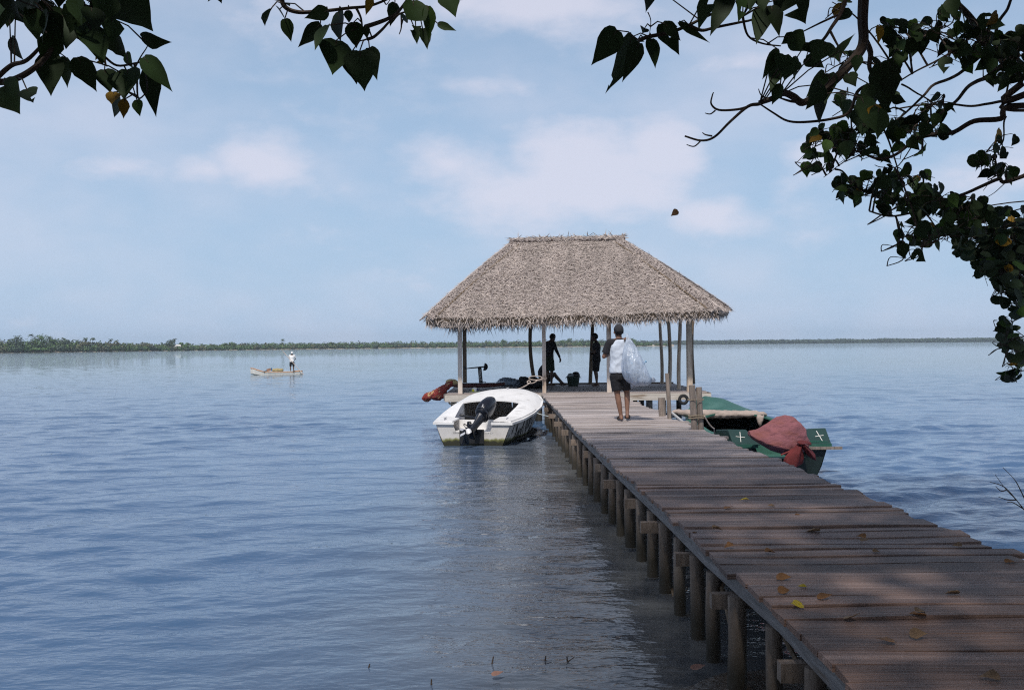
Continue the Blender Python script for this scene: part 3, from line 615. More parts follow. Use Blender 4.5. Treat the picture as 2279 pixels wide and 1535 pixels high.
def outboard():
    root = ORI
    prop = Vector((-.03, -.62, .16)); top = Vector((.36, .42, .98)); ax = (top - prop); Ln = ax.length; ax.normalize()
    sx = ax.cross(Vector((0, -.55, .83))).normalized(); sy = sx.cross(ax).normalized()       # sy: the side the propeller faces
    if sy.z < 0: sy = -sy; sx = -sx
    def A(t, a=0, b=0): return prop + ax * (t * Ln) + sx * a + sy * b
    mot = thing('outboard_motor', None, None); mot.parent = root
    cw = MB(); rings = []
    for t, rx, ry, ob in ((.55, .10, .13, .02), (.58, .135, .185, .03), (.68, .15, .21, .03), (.80, .145, .205, .02), (.92, .12, .17, .0), (.99, .08, .12, -.02), (1.01, .03, .05, -.02)):
        rings.append([A(t, rx * math.copysign(abs(math.cos(a)) ** .7, math.cos(a)), ob + ry * math.copysign(abs(math.sin(a)) ** .7, math.sin(a))) for a in (2 * math.pi * k / 20 for k in range(20))])
    cw.loft(rings); cwo = cw.build('engine_cowl', M['motor'], mot, smooth=True)
    bd = MB(); bd.loft([[A(t, rx * math.cos(a), .028 + ry * math.sin(a)) for a in (2 * math.pi * k / 20 for k in range(20))] for t, rx, ry in ((.600, .158, .215), (.625, .158, .215))]); bd.build('trim_band', M['motor_grey'], cwo)
    lg = MB(); lg.loft([[A(t, rx * math.cos(a), ob + ry * math.sin(a)) for a in (2 * math.pi * k / 14 for k in range(14))] for t, rx, ry, ob in ((.10, .03, .085, 0), (.25, .045, .10, 0), (.40, .06, .10, 0), (.50, .085, .12, .01), (.56, .10, .135, .02))]); lg.build('drive_leg', M['motor_grey'], mot, smooth=True)
    cv = MB(); cv.loft([[A(t, w * x_, b_) for x_, b_ in ((-1, -.16), (1, -.16), (1, .14), (-1, .14))] for t, w in ((.185, .085), (.20, .085))]); cv.build('cavitation_plate', M['motor'], mot)
    gc = MB(); c = A(.06); gc.tube([c - sy * .17, c - sy * .12, c, c + sy * .12, c + sy * .17], [.012, .045, .058, .050, .035], 12); gc.build('gearcase', M['motor_grey'], mot, smooth=True)
    sk = MB(); sk.add([A(.05, .006, -.10), A(.05, .006, .08), A(-.10, .004, .05), A(-.09, .004, -.02), A(.05, -.006, -.10), A(.05, -.006, .08), A(-.10, -.004, .05), A(-.09, -.004, -.02)], [(0, 1, 2, 3), (7, 6, 5, 4), (0, 4, 5, 1), (1, 5, 6, 2), (2, 6, 7, 3), (3, 7, 4, 0)]); sk.build('skeg', M['motor_grey'], mot)
    pr = thing('propeller', None, None); pr.parent = mot
    hb_ = MB(); hc = c + sy * .20; hb_.tube([hc - sy * .04, hc + sy * .03, hc + sy * .06], [.038, .034, .012], 12); hb_.build('hub', M['motor_grey'], pr, smooth=True)
    for k in range(3):
        bl = MB(); an = k * 2.094 + .5; d1 = sx * math.cos(an) + ax * math.sin(an); d2 = -sx * math.sin(an) + ax * math.cos(an); g = []
        for t in LS(0, 1, 6):
            w = .055 * math.sin(math.pi * (.18 + .76 * t)) + .004; g.append([hc + d1 * (.03 + .115 * t) + d2 * w * q + sy * (.03 * q * (1 - .3 * t)) for q in (-1, -.4, .4, 1)])
        bl.sheet(g, thick=.006); bl.build('blade', M['steel'], pr, smooth=True)
    br = MB(); br.box((0, -.05, .36), (.20, .09, .22)); br.box((.08, -.02, .48), (.05, .16, .10)); br.box((-.08, -.02, .48), (.05, .16, .10)); br.tube([A(.42), Vector((0, -.06, .42))], .055, 10); br.build('clamp_bracket', M['motor'], mot)
    tl = MB(); h0 = A(.56, 0, -.05); tl.tube([h0, h0 + Vector((-.15, .05, .02)), h0 + Vector((-.30, .08, .05)), h0 + Vector((-.42, .08, .07))], [.035, .030, .026, .022], 9); tl.tube([h0 + Vector((-.42, .08, .07)), h0 + Vector((-.50, .08, .085))], [.028, .026], 9); tl.build('tiller_handle', M['motor'], mot, smooth=True)
    pd = MB(); pd.box((-.02, -.022, .21), (.54, .04, .30)); pd.build('transom_pad', M['black_paint'], root)
    fc = MB(); fc.tube([A(.60, 0, .20), A(.66, .03, .235), A(.70, .0, .225)], .012, 6); fc.build('latch', M['steel'], mot)
outboard()

GB = thing('green_boat', 'green-decked open boat with white crosses on its stern moored right of the jetty', 'boat', (4.43, 16.2, 0), R(3.2))
G_ST = [(0, .77, .50, .58, -.02, -.15), (.8, .85, .52, .64, -.01, -.18), (1.8, .90, .56, .64, .0, -.2), (2.8, .88, .64, .58, .03, -.18), (3.6, .72, .75, .40, .10, -.1), (4.3, .44, .88, .18, .24, .1), (4.8, .18, .98, .05, .45, .35), (5.0, .02, 1.03, .01, .65, .6)]
S_g = make_boat(GB, G_ST, dict(hull=M['green_dk'], rail=M['green'], deck=M['green'], liner=M['green_dk'], inside=M['dark_in'], kick=.0, camber=.16, rise=0), 2.95, .16, .28)
def green_extras():
    for s_ in (-1, 1):
        pnl = MB(); B = [(.36, -.03, .50), (.82, -.03, .50), (.89, .95, .53), (.60, .95, .53)]; T = [(.52, .26, .735), (.83, .26, .745), (.88, .85, .69), (.66, .85, .68)]
        pnl.add([(s_ * x, y, z) for x, y, z in B + T], [(3, 2, 1, 0), (4, 5, 6, 7), (0, 1, 5, 4), (1, 2, 6, 5), (2, 3, 7, 6), (3, 0, 4, 7)])
        p = pnl.build('stern_panel', M['green_panel'], GB); bake(p, [('BEVEL', dict(width=.015, segments=2))])
        cr = MB(); a_, b_, c_ = Vector((s_ * .36, -.03, .50)), Vector((s_ * .82, -.03, .50)), Vector((s_ * .83, .26, .745)); ex = (b_ - a_).normalized(); n_ = ex.cross(c_ - b_).normalized(); n_ = n_ if n_.y < 0 else -n_; ey = (c_ - b_).normalized(); m_ = a_ + ex * .30 + ey * .19 + n_ * .006
        for u, v, l in ((1, .18, .075), (-.18, 1, .115)):
            dv = (ex * u + ey * v).normalized(); cr.beam(m_ - dv * l, m_ + dv * l, .010, .008, up=n_)
        cr.build('painted_cross', M['white_paint'], p)
    sp = MB(); sp.beam((-.1, -.09, .455), (.98, -.05, .44), .05, .045); sp.build('transom_plank', M['rail_post'], GB)
    th = MB(); th.box((0, 1.7, .40), (1.35, .22, .04)); th.build('thwart', M['green_dk'], GB)
    th = MB(); th.box((-.35, 1.72, .25), (.05, .05, .26)); th.build('thwart_prop', M['green'], GB)
green_extras()
def remeshed(mb, name, mat, parent=None, voxel=.02, smooth=4, noise_amp=0.0, noise_scale=6.0):
    o = mb.build(name, mat, parent)
    bake(o, [('REMESH', dict(mode='VOXEL', voxel_size=voxel)), ('SMOOTH', dict(factor=.5, iterations=smooth))])
    if noise_amp:
        me = o.data; nn = [v.normal.copy() for v in me.vertices]
        for v, q in zip(me.vertices, nn):
            p = v.co * noise_scale; r_ = 1 - abs(mnoise.noise(p)) * 2.2; v.co += q * noise_amp * (.6 * r_ + .6 * mnoise.noise(p * 2.3))
    o.data.shade_smooth(); return o
def px_blob(name, label, cat, prof, depth, D, mat, ext=1.0, voxel=.025, amp=.012, scale=9, group=None, shape=None):
    """a soft heap lofted along its length: prof = (px, top py, bottom py)"""
    c = P((prof[0][0] + prof[-1][0]) / 2, max(p[2] for p in prof), D); mb = MB(c); rings = []
    for i, (px, a, b) in enumerate(prof):
        t = P(px, a, D); q = P(px, b, D); mid = (t + q) / 2; h = (t - q).length / 2; d = depth * (math.sin(math.pi * (.12 + .76 * i / (len(prof) - 1))))
        rings.append([mid + Vector((0, d * a_, h * b_)) for a_, b_ in (shape or [(math.cos(2 * math.pi * k / 14), math.sin(2 * math.pi * k / 14)) for k in range(14)])])
    mb.loft(rings); o = remeshed(mb, name, mat, None, voxel, 3, amp, scale); o.location = c
    return tag(o, label, cat, group)
M['tarp'] = pm('faded_tarpaulin', (.36, .29, .25), rough=.85, var=.25, scale=8, stretch=(.6, 3, 3), bump=.5, bscale=16)
M['maroon'] = pm('maroon_cover_cloth', (.25, .092, .102), rough=.85, var=.25, scale=5, stretch=(1, 1, 2.2), bump=.9, bscale=6, bdist=.06, col2=(.25, .088, .075), mix2=(.5, .7), s2=4)
M['maroon2'] = pm('tied_maroon_cloth', (.20, .036, .034), rough=.8, var=.25, scale=7, bump=.3)
px_blob('rolled_tarp', 'long faded brown tarpaulin rolled across the foredeck of the green boat', 'tarp', [(1494, 914, 918), (1505, 911, 922), (1530, 912, 927), (1560, 912, 930), (1590, 913, 931), (1620, 914, 931), (1650, 914, 929), (1680, 914, 928), (1698, 916, 927), (1708, 919, 926)], .13, 19.25, M['tarp'], amp=.02, scale=7)
tg = px_blob('tarp_end', None, None, [(1683, 920, 930), (1687, 922, 944), (1692, 922, 952), (1696, 924, 942), (1700, 922, 930)], .05, 19.1, M['tarp'], amp=.012)
_t = bpy.data.objects['rolled_tarp']; tg.parent = _t; tg.location = tg.location - _t.location; tg.name = 'hanging_end'
cov = px_blob('motor_cover', 'large maroon cloth cover tied over the engine of the green boat', 'cover', [(1667, 958, 970), (1680, 957, 980), (1695, 950, 990), (1712, 938, 1000), (1730, 927, 1007), (1748, 922, 1012), (1766, 928, 1014), (1782, 940, 1008), (1793, 955, 998), (1798, 974, 990)], .28, 15.85, M['maroon'], voxel=.013, amp=.013, scale=4.5, shape=[(.05, 1), (-.30, .72), (-.66, .20), (-1, -.42), (-1.02, -.62), (-.80, -.86), (-.35, -1), (.3, -.95), (.85, -.4), (.75, .3), (.4, .8)])
def cover_tail():
    b = cov.location
    for prof in ([((1778, 992), 5), ((1772, 1006), 13), ((1768, 1018), 19), ((1764, 1030), 20), ((1762, 1036), 13)], [((1786, 988), 4), ((1796, 1000), 8), ((1804, 1011), 9), ((1811, 1021), 4)], [((1780, 985), 6), ((1788, 983), 9), ((1796, 984), 8), ((1801, 988), 4)]):
        mb = MB(b); rings = []
        for (c, r_) in prof:
            q = P(c[0], c[1], 15.45); rr = r_ / F * 15.45; rings.append([q + Vector((rr * math.cos(a) * (1 + .18 * math.cos(5 * a)), .10 * math.sin(a) * (1 + .3 * math.cos(4 * a)), .25 * rr * math.sin(a))) for a in (2 * math.pi * k / 24 for k in range(24))])
        mb.loft(rings); mb.build('tied_tail', M['maroon2'], cov, smooth='all')
    mb = MB(b); mb.tube([P(px, py, 15.52) for px, py in ((1738, 1012), (1755, 1005), (1770, 996), (1782, 988))], .014, 7); mb.build('drawcord', M['maroon2'], cov)
cover_tail()
def rope(label, pts, r, mat='rope', extra=None, n=14):
    mb = MB(pts[0]); P_ = []
    for i in range(len(pts) - 1):
        for t in LS(0, 1, n)[(0 if i == 0 else 1):]: P_.append(lerp(pts[i], pts[i + 1], t) - Vector((0, 0, .03 * 4 * t * (1 - t))))
    mb.tube(P_, r, 6)
    o = mb.build('mooring_rope', M[mat], None, smooth=True); tag(o, label, 'rope')
    if extra:
        for e in extra: 
            q = MB(pts[0]); q.tube(e, r, 6); q.build('loop', M[mat], o, smooth=True)
    return o
bowp = ORI.matrix_basis @ Vector((.1, 4.1, 1.03)); p2 = P(1211, 841, 28.18)
rope('pale slack rope tied from a shelter post down to the white boat', [p2, P(1196, 846, 28.1), P(1178, 853, 27.2), bowp], .016, extra=[[P(1200 + 15 * math.cos(a) - 8, 841 + 4.5 * math.sin(a), 28.1) for a in LS(0, 6.28, 18)], [P(1211 + 5.5 * math.cos(a), 841 + 2 * math.sin(a), 28.28 - .1 * math.sin(a)) for a in LS(0, 6.28, 14)], [P(1177 + 3.5 * math.cos(a), 850 + 3 * math.sin(a), 27.2) for a in LS(0, 6.28, 12)]])
rope('thin taut cord from the right side of the white boat to a jetty pile', [ORI.matrix_basis @ Vector((1.05, 1.9, .60)), Vector((XL(22.2) + .06, 22.2, .56))], .008, 'thin_line')
rope('frayed yellowish rope from the double mooring post to the green boat', [Vector((3.06, 15.7, 1.02)), Vector((3.25, 15.9, .80)), GB.matrix_basis @ Vector((-.80, 1.2, .56))], .012, 'rope')
st_ = MB((2.9, 17.4, .6)); st_.tube([P(1494, 917, 18.3), P(1528, 945, 17.2)], .022, 8); tag(st_.build('boat_pole', pm('pale_pole', (.42, .42, .42), rough=.7, var=.2), None), 'pale pole leaning between the thin stake and the green boat', 'pole')

# ------------------------------------------------------------------ things lying on the platform
def foil_board():
    D = 30.2; a = P(992, 861, D); b = P(1124, 857, D); z0, z1 = DECK + .09, DECK + .205; L_ = b.x - a.x; cx_ = (a.x + b.x) / 2
    root = thing('foil_board', 'upturned dark red surf foil board with its black mast and wing in the air', 'foil board', (cx_, D, DECK))
    bd = MB(); rings = []
    for t in LS(0, 1, 18):
        w = .31 * (math.sin(math.pi * (.10 + .80 * t)) ** .45); th = .062 * math.sin(math.pi * (.14 + .74 * t)) ** .35; zc = .15 + .05 * (2 * t - 1) ** 4
        rings.append([((t - .5) * L_, w * math.copysign(abs(math.cos(u)) ** .6, math.cos(u)), zc + th * math.copysign(abs(math.sin(u)) ** .6, math.sin(u))) for u in (2 * math.pi * k / 16 for k in range(16))])
    bd.loft(rings); bo = bd.build('board', pm('dark_red_board', (.075, .022, .020), rough=.4, var=.3, bump=.03), root, smooth=True)
    tp = MB(); tp.sheet([[((t - .5) * L_ * .97, w * q, .218 + .05 * (2 * t - 1) ** 4) for q in (-.8, 0, .8)] for t, w in ((u, .30 * (math.sin(math.pi * (.10 + .80 * u)) ** .45)) for u in LS(0, 1, 14))], thick=.008); tp.build('bottom_skin', pm('pale_grey_skin', (.42, .46, .50), rough=.4, var=.1), bo)
    mx_ = P(1070.5, 855, D).x - cx_; mtop = P(1067.5, 818, D); tx = mtop.x - cx_; tz = mtop.z - DECK
    mb = MB(); mb.loft([[(x + .058 * q, .014 * s_, z) for q, s_ in ((-1, 0), (0, -1), (1, 0), (0, 1))] for x, z in ((mx_, .215), (tx, tz))]); mo = mb.build('mast', M['black_paint'], root)
    cu = bpy.data.curves.new('mast_lettering', 'FONT'); cu.body = 'STRONG'; cu.size = .085; cu.extrude = .001; cu.align_x = 'CENTER'; cu.align_y = 'CENTER'
    to = bpy.data.objects.new('tmp', cu); COL.objects.link(to); bpy.context.view_layer.update(); me = bpy.data.meshes.new_from_object(to.evaluated_get(bpy.context.evaluated_depsgraph_get())); bpy.data.objects.remove(to)
    lt = bpy.data.objects.new('lettering', me); COL.objects.link(lt); lt.parent = mo; me.materials.append(M['white_paint'])
    up = Vector((tx - mx_, 0, tz - .215)).normalized(); out = Vector((0, -1, 0)); yv = out.cross(up)
    mt = Matrix((up, yv, out)).transposed().to_4x4(); mt.translation = Vector(((mx_ + tx) / 2, -.017, (.215 + tz) / 2 + .01)); lt.matrix_basis = mt
    fu = MB(); e0 = P(1037, 820, D); e1 = P(1077, 816, D); q0 = Vector((e0.x - cx_, 0, e0.z - DECK)); q1 = Vector((e1.x - cx_, 0, e1.z - DECK)); fu.tube([q0, lerp(q0, q1, .5), q1], [.014, .02, .022], 8); fu.build('fuselage', M['black_paint'], root)
    wg = MB(); c = P(1077, 815.5, D); c = Vector((c.x - cx_, 0, c.z - DECK)); g = []
    d_ = Vector((-.22, .30, -.92)).normalized(); n_ = Vector((.95, .15, -.22)).normalized()
    for t in LS(-1, 1, 13): g.append([c + d_ * t * .128 + n_ * (.125 * math.sqrt(max(0, 1 - t * t)) * q) + Vector((0, .10 * t, 0)) for q in (0, .5, 1)])
    wg.sheet(g, thick=.012); wg.build('front_wing', M['black_paint'], root)
    rw = MB(); rw.box(q0 + Vector((-.02, 0, 0)), (.07, .30, .03)); rw.box(q0 + Vector((-.02, 0, .03)), (.05, .02, .09)); rw.build('rear_wing', M['black_paint'], root)
    rg = MB(); c = P(1077.5, 852, D); rg.tube([(c.x - cx_ + .055 * math.cos(a), -.02, c.z - DECK + .04 * math.sin(a)) for a in LS(0, 6.283, 16)], .010, 6); rg.build('leash_loop', M['black_paint'], root)
foil_board()
def patterned(N, L, tc, cur):
    v = N.new('ShaderNodeTexNoise'); L.new(tc.outputs['Object'], v.inputs[0]); v.inputs['Scale'].default_value = 9; v.inputs['Distortion'].default_value = 1.5; v.inputs['Detail'].default_value = 2
    rp = N.new('ShaderNodeValToRGB'); rp.color_ramp.interpolation = 'CONSTANT'; e = rp.color_ramp.elements; e[0].position = 0; e[0].color = (.22, .028, .022, 1); e[1].position = .62; e[1].color = (.42, .32, .16, 1); q = e.new(.47); q.color = (.09, .03, .025, 1); q = e.new(.52); q.color = (.26, .035, .03, 1)
    L.new(v.outputs['Fac'], rp.inputs[0]); return rp.outputs[0]
M['pattern'] = pm('red_patterned_cloth', (.2, .03, .03), rough=.9, bump=.3, extra=patterned)
M['gold'] = pm('tan_cloth', (.42, .33, .17), rough=.9, bump=.3, var=.3)
cl_ = px_blob('patterned_cloth', 'bunched red and tan patterned cloth hanging off the left end of the platform', 'cloth', [(940, 884, 889), (944, 877, 893), (952, 874, 894), (960, 871, 888), (970, 866, 890), (980, 860, 891), (988, 855, 886), (996, 850, 868), (1008, 846, 858)], .16, 28.9, M['pattern'], amp=.03, scale=8)
gm = MB(cl_.location); gm.ell(P(1006, 850, 29.0), (.19, .13, .09), (0, .1, 0)); g2 = remeshed(gm, 'folded_end', M['gold'], cl_, .02, 2, .012, 9)
def small_things():
    t = P(1058, 874, 28.6); r_ = thing('tray', 'pale green flat tray lying at the front edge of the platform', 'tray', (t.x, 28.6, DECK)); b = MB(); b.loft([[(.20 * s * math.cos(a), .12 * s * math.sin(a), z) for a in (2 * math.pi * k / 20 for k in range(20))] for s, z in ((.8, .012), (1, .035), (.96, .037), (.78, .02))]); b.build('dish', pm('pale_green_plastic', (.45, .55, .38), rough=.4, var=.1), r_, smooth=True)
    b = MB(); b.loft([[(.205 * s * math.cos(a), .125 * s * math.sin(a), z) for a in (2 * math.pi * k / 20 for k in range(20))] for s, z in ((1, .036), (1.02, .042), (.97, .044))]); b.build('rim', pm('tray_rim', (.60, .66, .52), rough=.4), r_)
    t = P(1057, 868, 28.6); r_ = thing('float', 'small round float in white, yellow and navy resting on the pale green tray', 'float', (t.x, 28.6, DECK + .02)); b = MB(); b.ell((0, 0, .075), (.085, .075, .07)); b.build('shell', M['white_paint'], r_, smooth=True)
    b = MB(); b.ell((-.045, -.035, .055), (.045, .045, .045)); b.build('yellow_band', pm('yellow_plastic', (.70, .66, .04), rough=.4), r_, smooth=True); b = MB(); b.ell((.06, -.01, .065), (.045, .055, .055)); b.build('navy_band', pm('navy_plastic', (.02, .03, .09), rough=.4), r_, smooth=True)
    # sack and dark heap
    px_blob('plastic_sack', 'crumpled grey-blue plastic sack lying beside the upturned foil board', 'sack', [(1106, 850, 858), (1112, 843, 859), (1122, 840, 860), (1134, 841, 860), (1146, 843, 861), (1156, 846, 861), (1164, 846, 862), (1169, 851, 861)], .24, 31.6, pm('grey_blue_plastic', (.20, .25, .32), rough=.3, var=.35, scale=12, bump=.6, bscale=18, bdist=.03, spec=.6, col2=(.42, .47, .52), mix2=(.58, .64), s2=10), amp=.03, scale=9)
    px_blob('net_heap', 'low black heap of fishing net behind the post with the rope', 'net', [(1156, 840, 846), (1161, 838, 862), (1168, 838, 863), (1177, 841, 863), (1186, 838, 863), (1196, 841, 863), (1206, 846, 863), (1212, 852, 862)], .30, 31.3, pm('black_net', (.018, .018, .02), rough=.9, var=.5, scale=22, bump=.8, bscale=50), amp=.03, scale=9)
    # tub with two bundles in it
    c = P(1276, 859, 32.6); bk = thing('tub', 'dark green plastic tub standing on the platform between two people', 'tub', (c.x, 32.6, DECK)); gm_ = pm('dark_green_plastic', (.012, .030, .020), rough=.45, var=.2)
    b = MB(); prof = ((.165, .0), (.195, .15), (.215, .30), (.235, .305), (.235, .325), (.205, .325), (.185, .15), (.16, .02)); b.loft([[(r * math.cos(a), r * math.sin(a), z) for a in (2 * math.pi * k / 24 for k in range(24))] for r, z in prof], cap0=True, cap1=True); b.build('bucket_body', gm_, bk, smooth=True)
    for s in (-1, 1):
        b = MB(); b.tube([(s * (.225 + .03 * math.sin(t)), .06 * math.cos(t), .295 - .02 * math.sin(t)) for t in LS(0, 3.14, 9)], .010, 6); b.build('handle', gm_, bk)
    for dx, r, col, lab in ((-.085, .115, (.34, .38, .40), 'round grey bundle in the left half of the green tub'), (.085, .135, (.015, .015, .016), 'round black bundle in the right half of the green tub')):
        b = MB((c.x + dx, 32.6, DECK + .33)); b.ell((c.x + dx, 32.6, DECK + .33 + (.03 if dx > 0 else 0)), (r, r * .9, r * .9)); b.ell((c.x + dx * .5, 32.55, DECK + .36), (.07, .07, .06)); tag(remeshed(b, 'bundle', pm('bundle_plastic', col, rough=.35, var=.4, scale=14, bump=.4), None, .015, 2, .012, 16), lab, 'bundle').location = (c.x + dx, 32.6, DECK + .33)
    t = P(1528, 890, 27.3); b = MB((t.x, 27.75, .55)); b.tube([(t.x + 0.11 * math.cos(a), 27.8, .60 + .11 * math.sin(a)) for a in LS(0, 6.283, 24)], .045, 10); ty = b.build('tyre_fender', pm('old_rubber', (.02, .02, .02), rough=.8), None, smooth=True); tag(ty, 'black rubber tyre hung under the right end of the front beam', 'tyre')
    t = P(1008, 895, 28.1); b = MB((t.x, 28.0, .55)); b.tube([(t.x + .10 * math.cos(a), 27.98, .57 + .06 * math.sin(a)) for a in LS(0, 6.283, 24)], .026, 10); ty = b.build('rubber_ring', pm('dusty_rubber', (.07, .065, .06), rough=.8), None, smooth=True); tag(ty, 'dusty oval rubber ring hung under the left end of the front beam', 'tyre')
small_things()

# ------------------------------------------------------------------ twin dugout with the fisherman
FB = Vector((P(615, 830, 77.5).x, 77.5, 0))
def dugouts():
    cb = thing('dugout_raft', 'pale twin-hulled dugout far out on the lagoon with an upturned orange-edged prow', 'boat', FB, R(6))
    pale = pm('bleached_dugout', (.62, .60, .56), rough=.7, var=.15); ora = pm('orange_edge', (.50, .24, .10), rough=.6, var=.2); dk = M['dark_in']
    for k, (oy, ox) in enumerate(((0, .12), (.62, -.12))):
        mb = MB(); rings = []; ins = []
        for t in LS(0, 1, 16):
            x = -1.95 + 3.85 * t + ox; w = .25 * (math.sin(math.pi * (.06 + .88 * t)) ** .5); sh = .20 + .38 * max(0, .28 - t) ** 1.3 * 4.6 + .10 * max(0, t - .8) * 4; bt = -.10 + .36 * max(0, .2 - t) * 2.4 + .12 * max(0, t - .85) * 6
            rings.append([(x, oy - w, sh), (x, oy - w * .8, bt + .05), (x, oy, bt), (x, oy + w * .8, bt + .05), (x, oy + w, sh)]); ins.append([(x, oy - w * .93, sh - .005), (x, oy, max(bt + .06, sh - .16)), (x, oy + w * .93, sh - .005)])
        mb.loft(rings, closed=False, mi=0); mb.sheet(ins, mi=1); mb.build('dugout_hull', [pale, dk], cb)
        ed = MB()
        for s in (0, 4): ed.tube([Vector(r[s]) + Vector((0, 0, .01)) for r in rings], .028, 6)
        ed.build('gunwale', ora, cb)
    fl = MB(); fl.box((.35, .31, .235), (2.3, .95, .03)); fl.build('deck_boards', pale, cb)
    for x in (-.9, 1.35):
        xb = MB(); xb.beam((x, -.3, .27), (x, .95, .27), .07, .06); xb.build('cross_pole', M['pole'], cb)
    w = lambda x, y, z: cb.matrix_basis @ Vector((x, y, z))
    q = w(.05, .3, .25); h = MB(q)
    for k in range(7): h.ell(q + Vector((random.uniform(-.3, .3), random.uniform(-.2, .2), .08 + .05 * random.random())), (.22, .2, .10 + .05 * random.random()))
    o = remeshed(h, 'net_pile', pm('tan_net', (.36, .29, .15), rough=.95, var=.3, scale=20, bump=.8), None, .03, 2, .02, 12); o.location = q; tag(o, 'small heap of tan fishing net on the distant dugout', 'net')
    q = w(-.55, .25, .255); c = thing('crate', 'blue-ended brown crate tilted on the distant dugout', 'crate', q, R(20)); b = MB(); b.box((-.06, 0, .13), (.34, .26, .2), (0, -.25, 0)); b.build('case', pm('brown_crate', (.30, .17, .11), rough=.7), c); b = MB(); b.box((.14, 0, .17), (.10, .27, .22), (0, -.25, 0)); b.build('lid', pm('blue_plastic', (.06, .14, .26), rough=.4), c)
    a, b_ = P(629, 781, 77.4), P(676, 834, 77.4); pb = MB(b_); pb.tube([a, lerp(a, b_, .5), b_], .022, 7); tag(pb.build('punting_pole', pm('pale_bamboo', (.58, .46, .38), rough=.6), None), 'long pale punting pole held by the fisherman on the dugout', 'pole')
    return w(1.18, .32, .25)
FISH = dugouts()
# ------------------------------------------------------------------ people
def skinm(name, col): return pm(name, col, rough=.55, var=.10, scale=12, bump=.05, spec=.35)
M['skin'] = skinm('brown_skin', (.20, .105, .070)); M['skin_dk'] = skinm('dark_brown_skin', (.10, .055, .038))
M['hair'] = pm('black_hair', (.010, .009, .009), rough=.6, var=.3, scale=40, bump=.4)
def V(*a): return Vector(a)
def hand(mb, wrist, d, palm_n, side, curl=.5):
    """palm, four fingers and a thumb; d: direction of the fingers, palm_n: the way the palm faces"""
    d = Vector(d).normalized(); n = Vector(palm_n); n = (n - d * n.dot(d)).normalized(); s = d.cross(n).normalized() * side
    w = Vector(wrist)
    for q in (-.026, 0, .026): mb.caps(w + s * q * .7, w + d * .085 + s * q, .016, .014, 8)
    for q, L_ in ((-.032, .062), (-.011, .078), (.011, .082), (.032, .072)):
        a = w + d * .088 + s * q; a1 = a + (d * math.cos(curl * .8) + n * math.sin(curl * .8)) * L_ * .5; a2 = a1 + (d * math.cos(curl * 2) + n * math.sin(curl * 2)) * L_ * .5
        mb.caps(a, a1, .0095, .009, 7); mb.caps(a1, a2, .009, .0075, 7)
    t0 = w + d * .03 + s * .032; t1 = t0 + (s * .7 + d * .7 + n * .3).normalized() * .036; t2 = t1 + (d * .9 + n * .4 + s * .1).normalized() * .032
    mb.caps(t0, t1, .012, .0105, 7); mb.caps(t1, t2, .0105, .008, 7)
def foot(mb, ankle, toe, r=.036):
    a = Vector(ankle); t = Vector(toe); d = (t - a); 
    heel = a - Vector((d.x, d.y, 0)).normalized() * .045 + Vector((0, 0, (min(a.z, t.z) - a.z) * .75)); mb.caps(a, heel, r, r * .85, 9); mb.caps(heel, heel.lerp(t, .8), r * .75, r * .62, 9); mb.caps(a + Vector((0, 0, -.005)), a.lerp(t, .75), r * .9, r * .55, 9)
    sd = d.cross(Vector((0, 0, 1))).normalized()
    for q, l in ((-.026, .03), (-.012, .036), (.002, .038), (.015, .036), (.027, .034)): mb.caps(t - d.normalized() * .03 + sd * q, t + d.normalized() * (l - .03) + sd * q, .011, .009, 6)
def head(mb, c, fwd, tilt_up=(0, 0, 1)):
    f = Vector(fwd).normalized(); u = Vector(tilt_up); u = (u - f * u.dot(f)).normalized(); r = f.cross(u)
    def w(x, y, z): return Vector(c) + r * x + f * y + u * z
    rot = Matrix((r, f, u)).transposed().to_euler()
    mb.ell(c + u * .02 - f * .012, (.075, .095, .105), rot); mb.ell(w(0, .028, -.05), (.058, .068, .075), rot); mb.ell(w(0, .06, -.092), (.030, .028, .022), rot)
    mb.caps(w(0, .092, .01), w(0, .112, -.022), .010, .014, 8); mb.caps(w(-.012, .096, -.028), w(.012, .096, -.028), .010, .010, 7)
    mb.caps(w(-.022, .088, -.055), w(.022, .088, -.055), .009, .009, 7); mb.caps(w(-.018, .086, -.068), w(.018, .086, -.068), .010, .010, 7)
    mb.caps(w(-.045, .078, .032), w(.045, .078, .032), .012, .012, 7)
    for s in (-1, 1):
        mb.ell(w(s * .032, .080, .012), (.014, .010, .009), rot); mb.ell(w(s * .080, -.008, -.005), (.012, .024, .032), rot)
    return w, rot
def ring(c, rx, ry, ax=None, n=18, fw=(0, 1, 0)):
    z = Vector(ax).normalized() if ax is not None else V(0, 0, 1); f = Vector(fw); f = (f - z * f.dot(z)).normalized(); r = f.cross(z)
    return [Vector(c) + r * rx * math.cos(a) + f * ry * math.sin(a) for a in (2 * math.pi * k / n for k in range(n))]
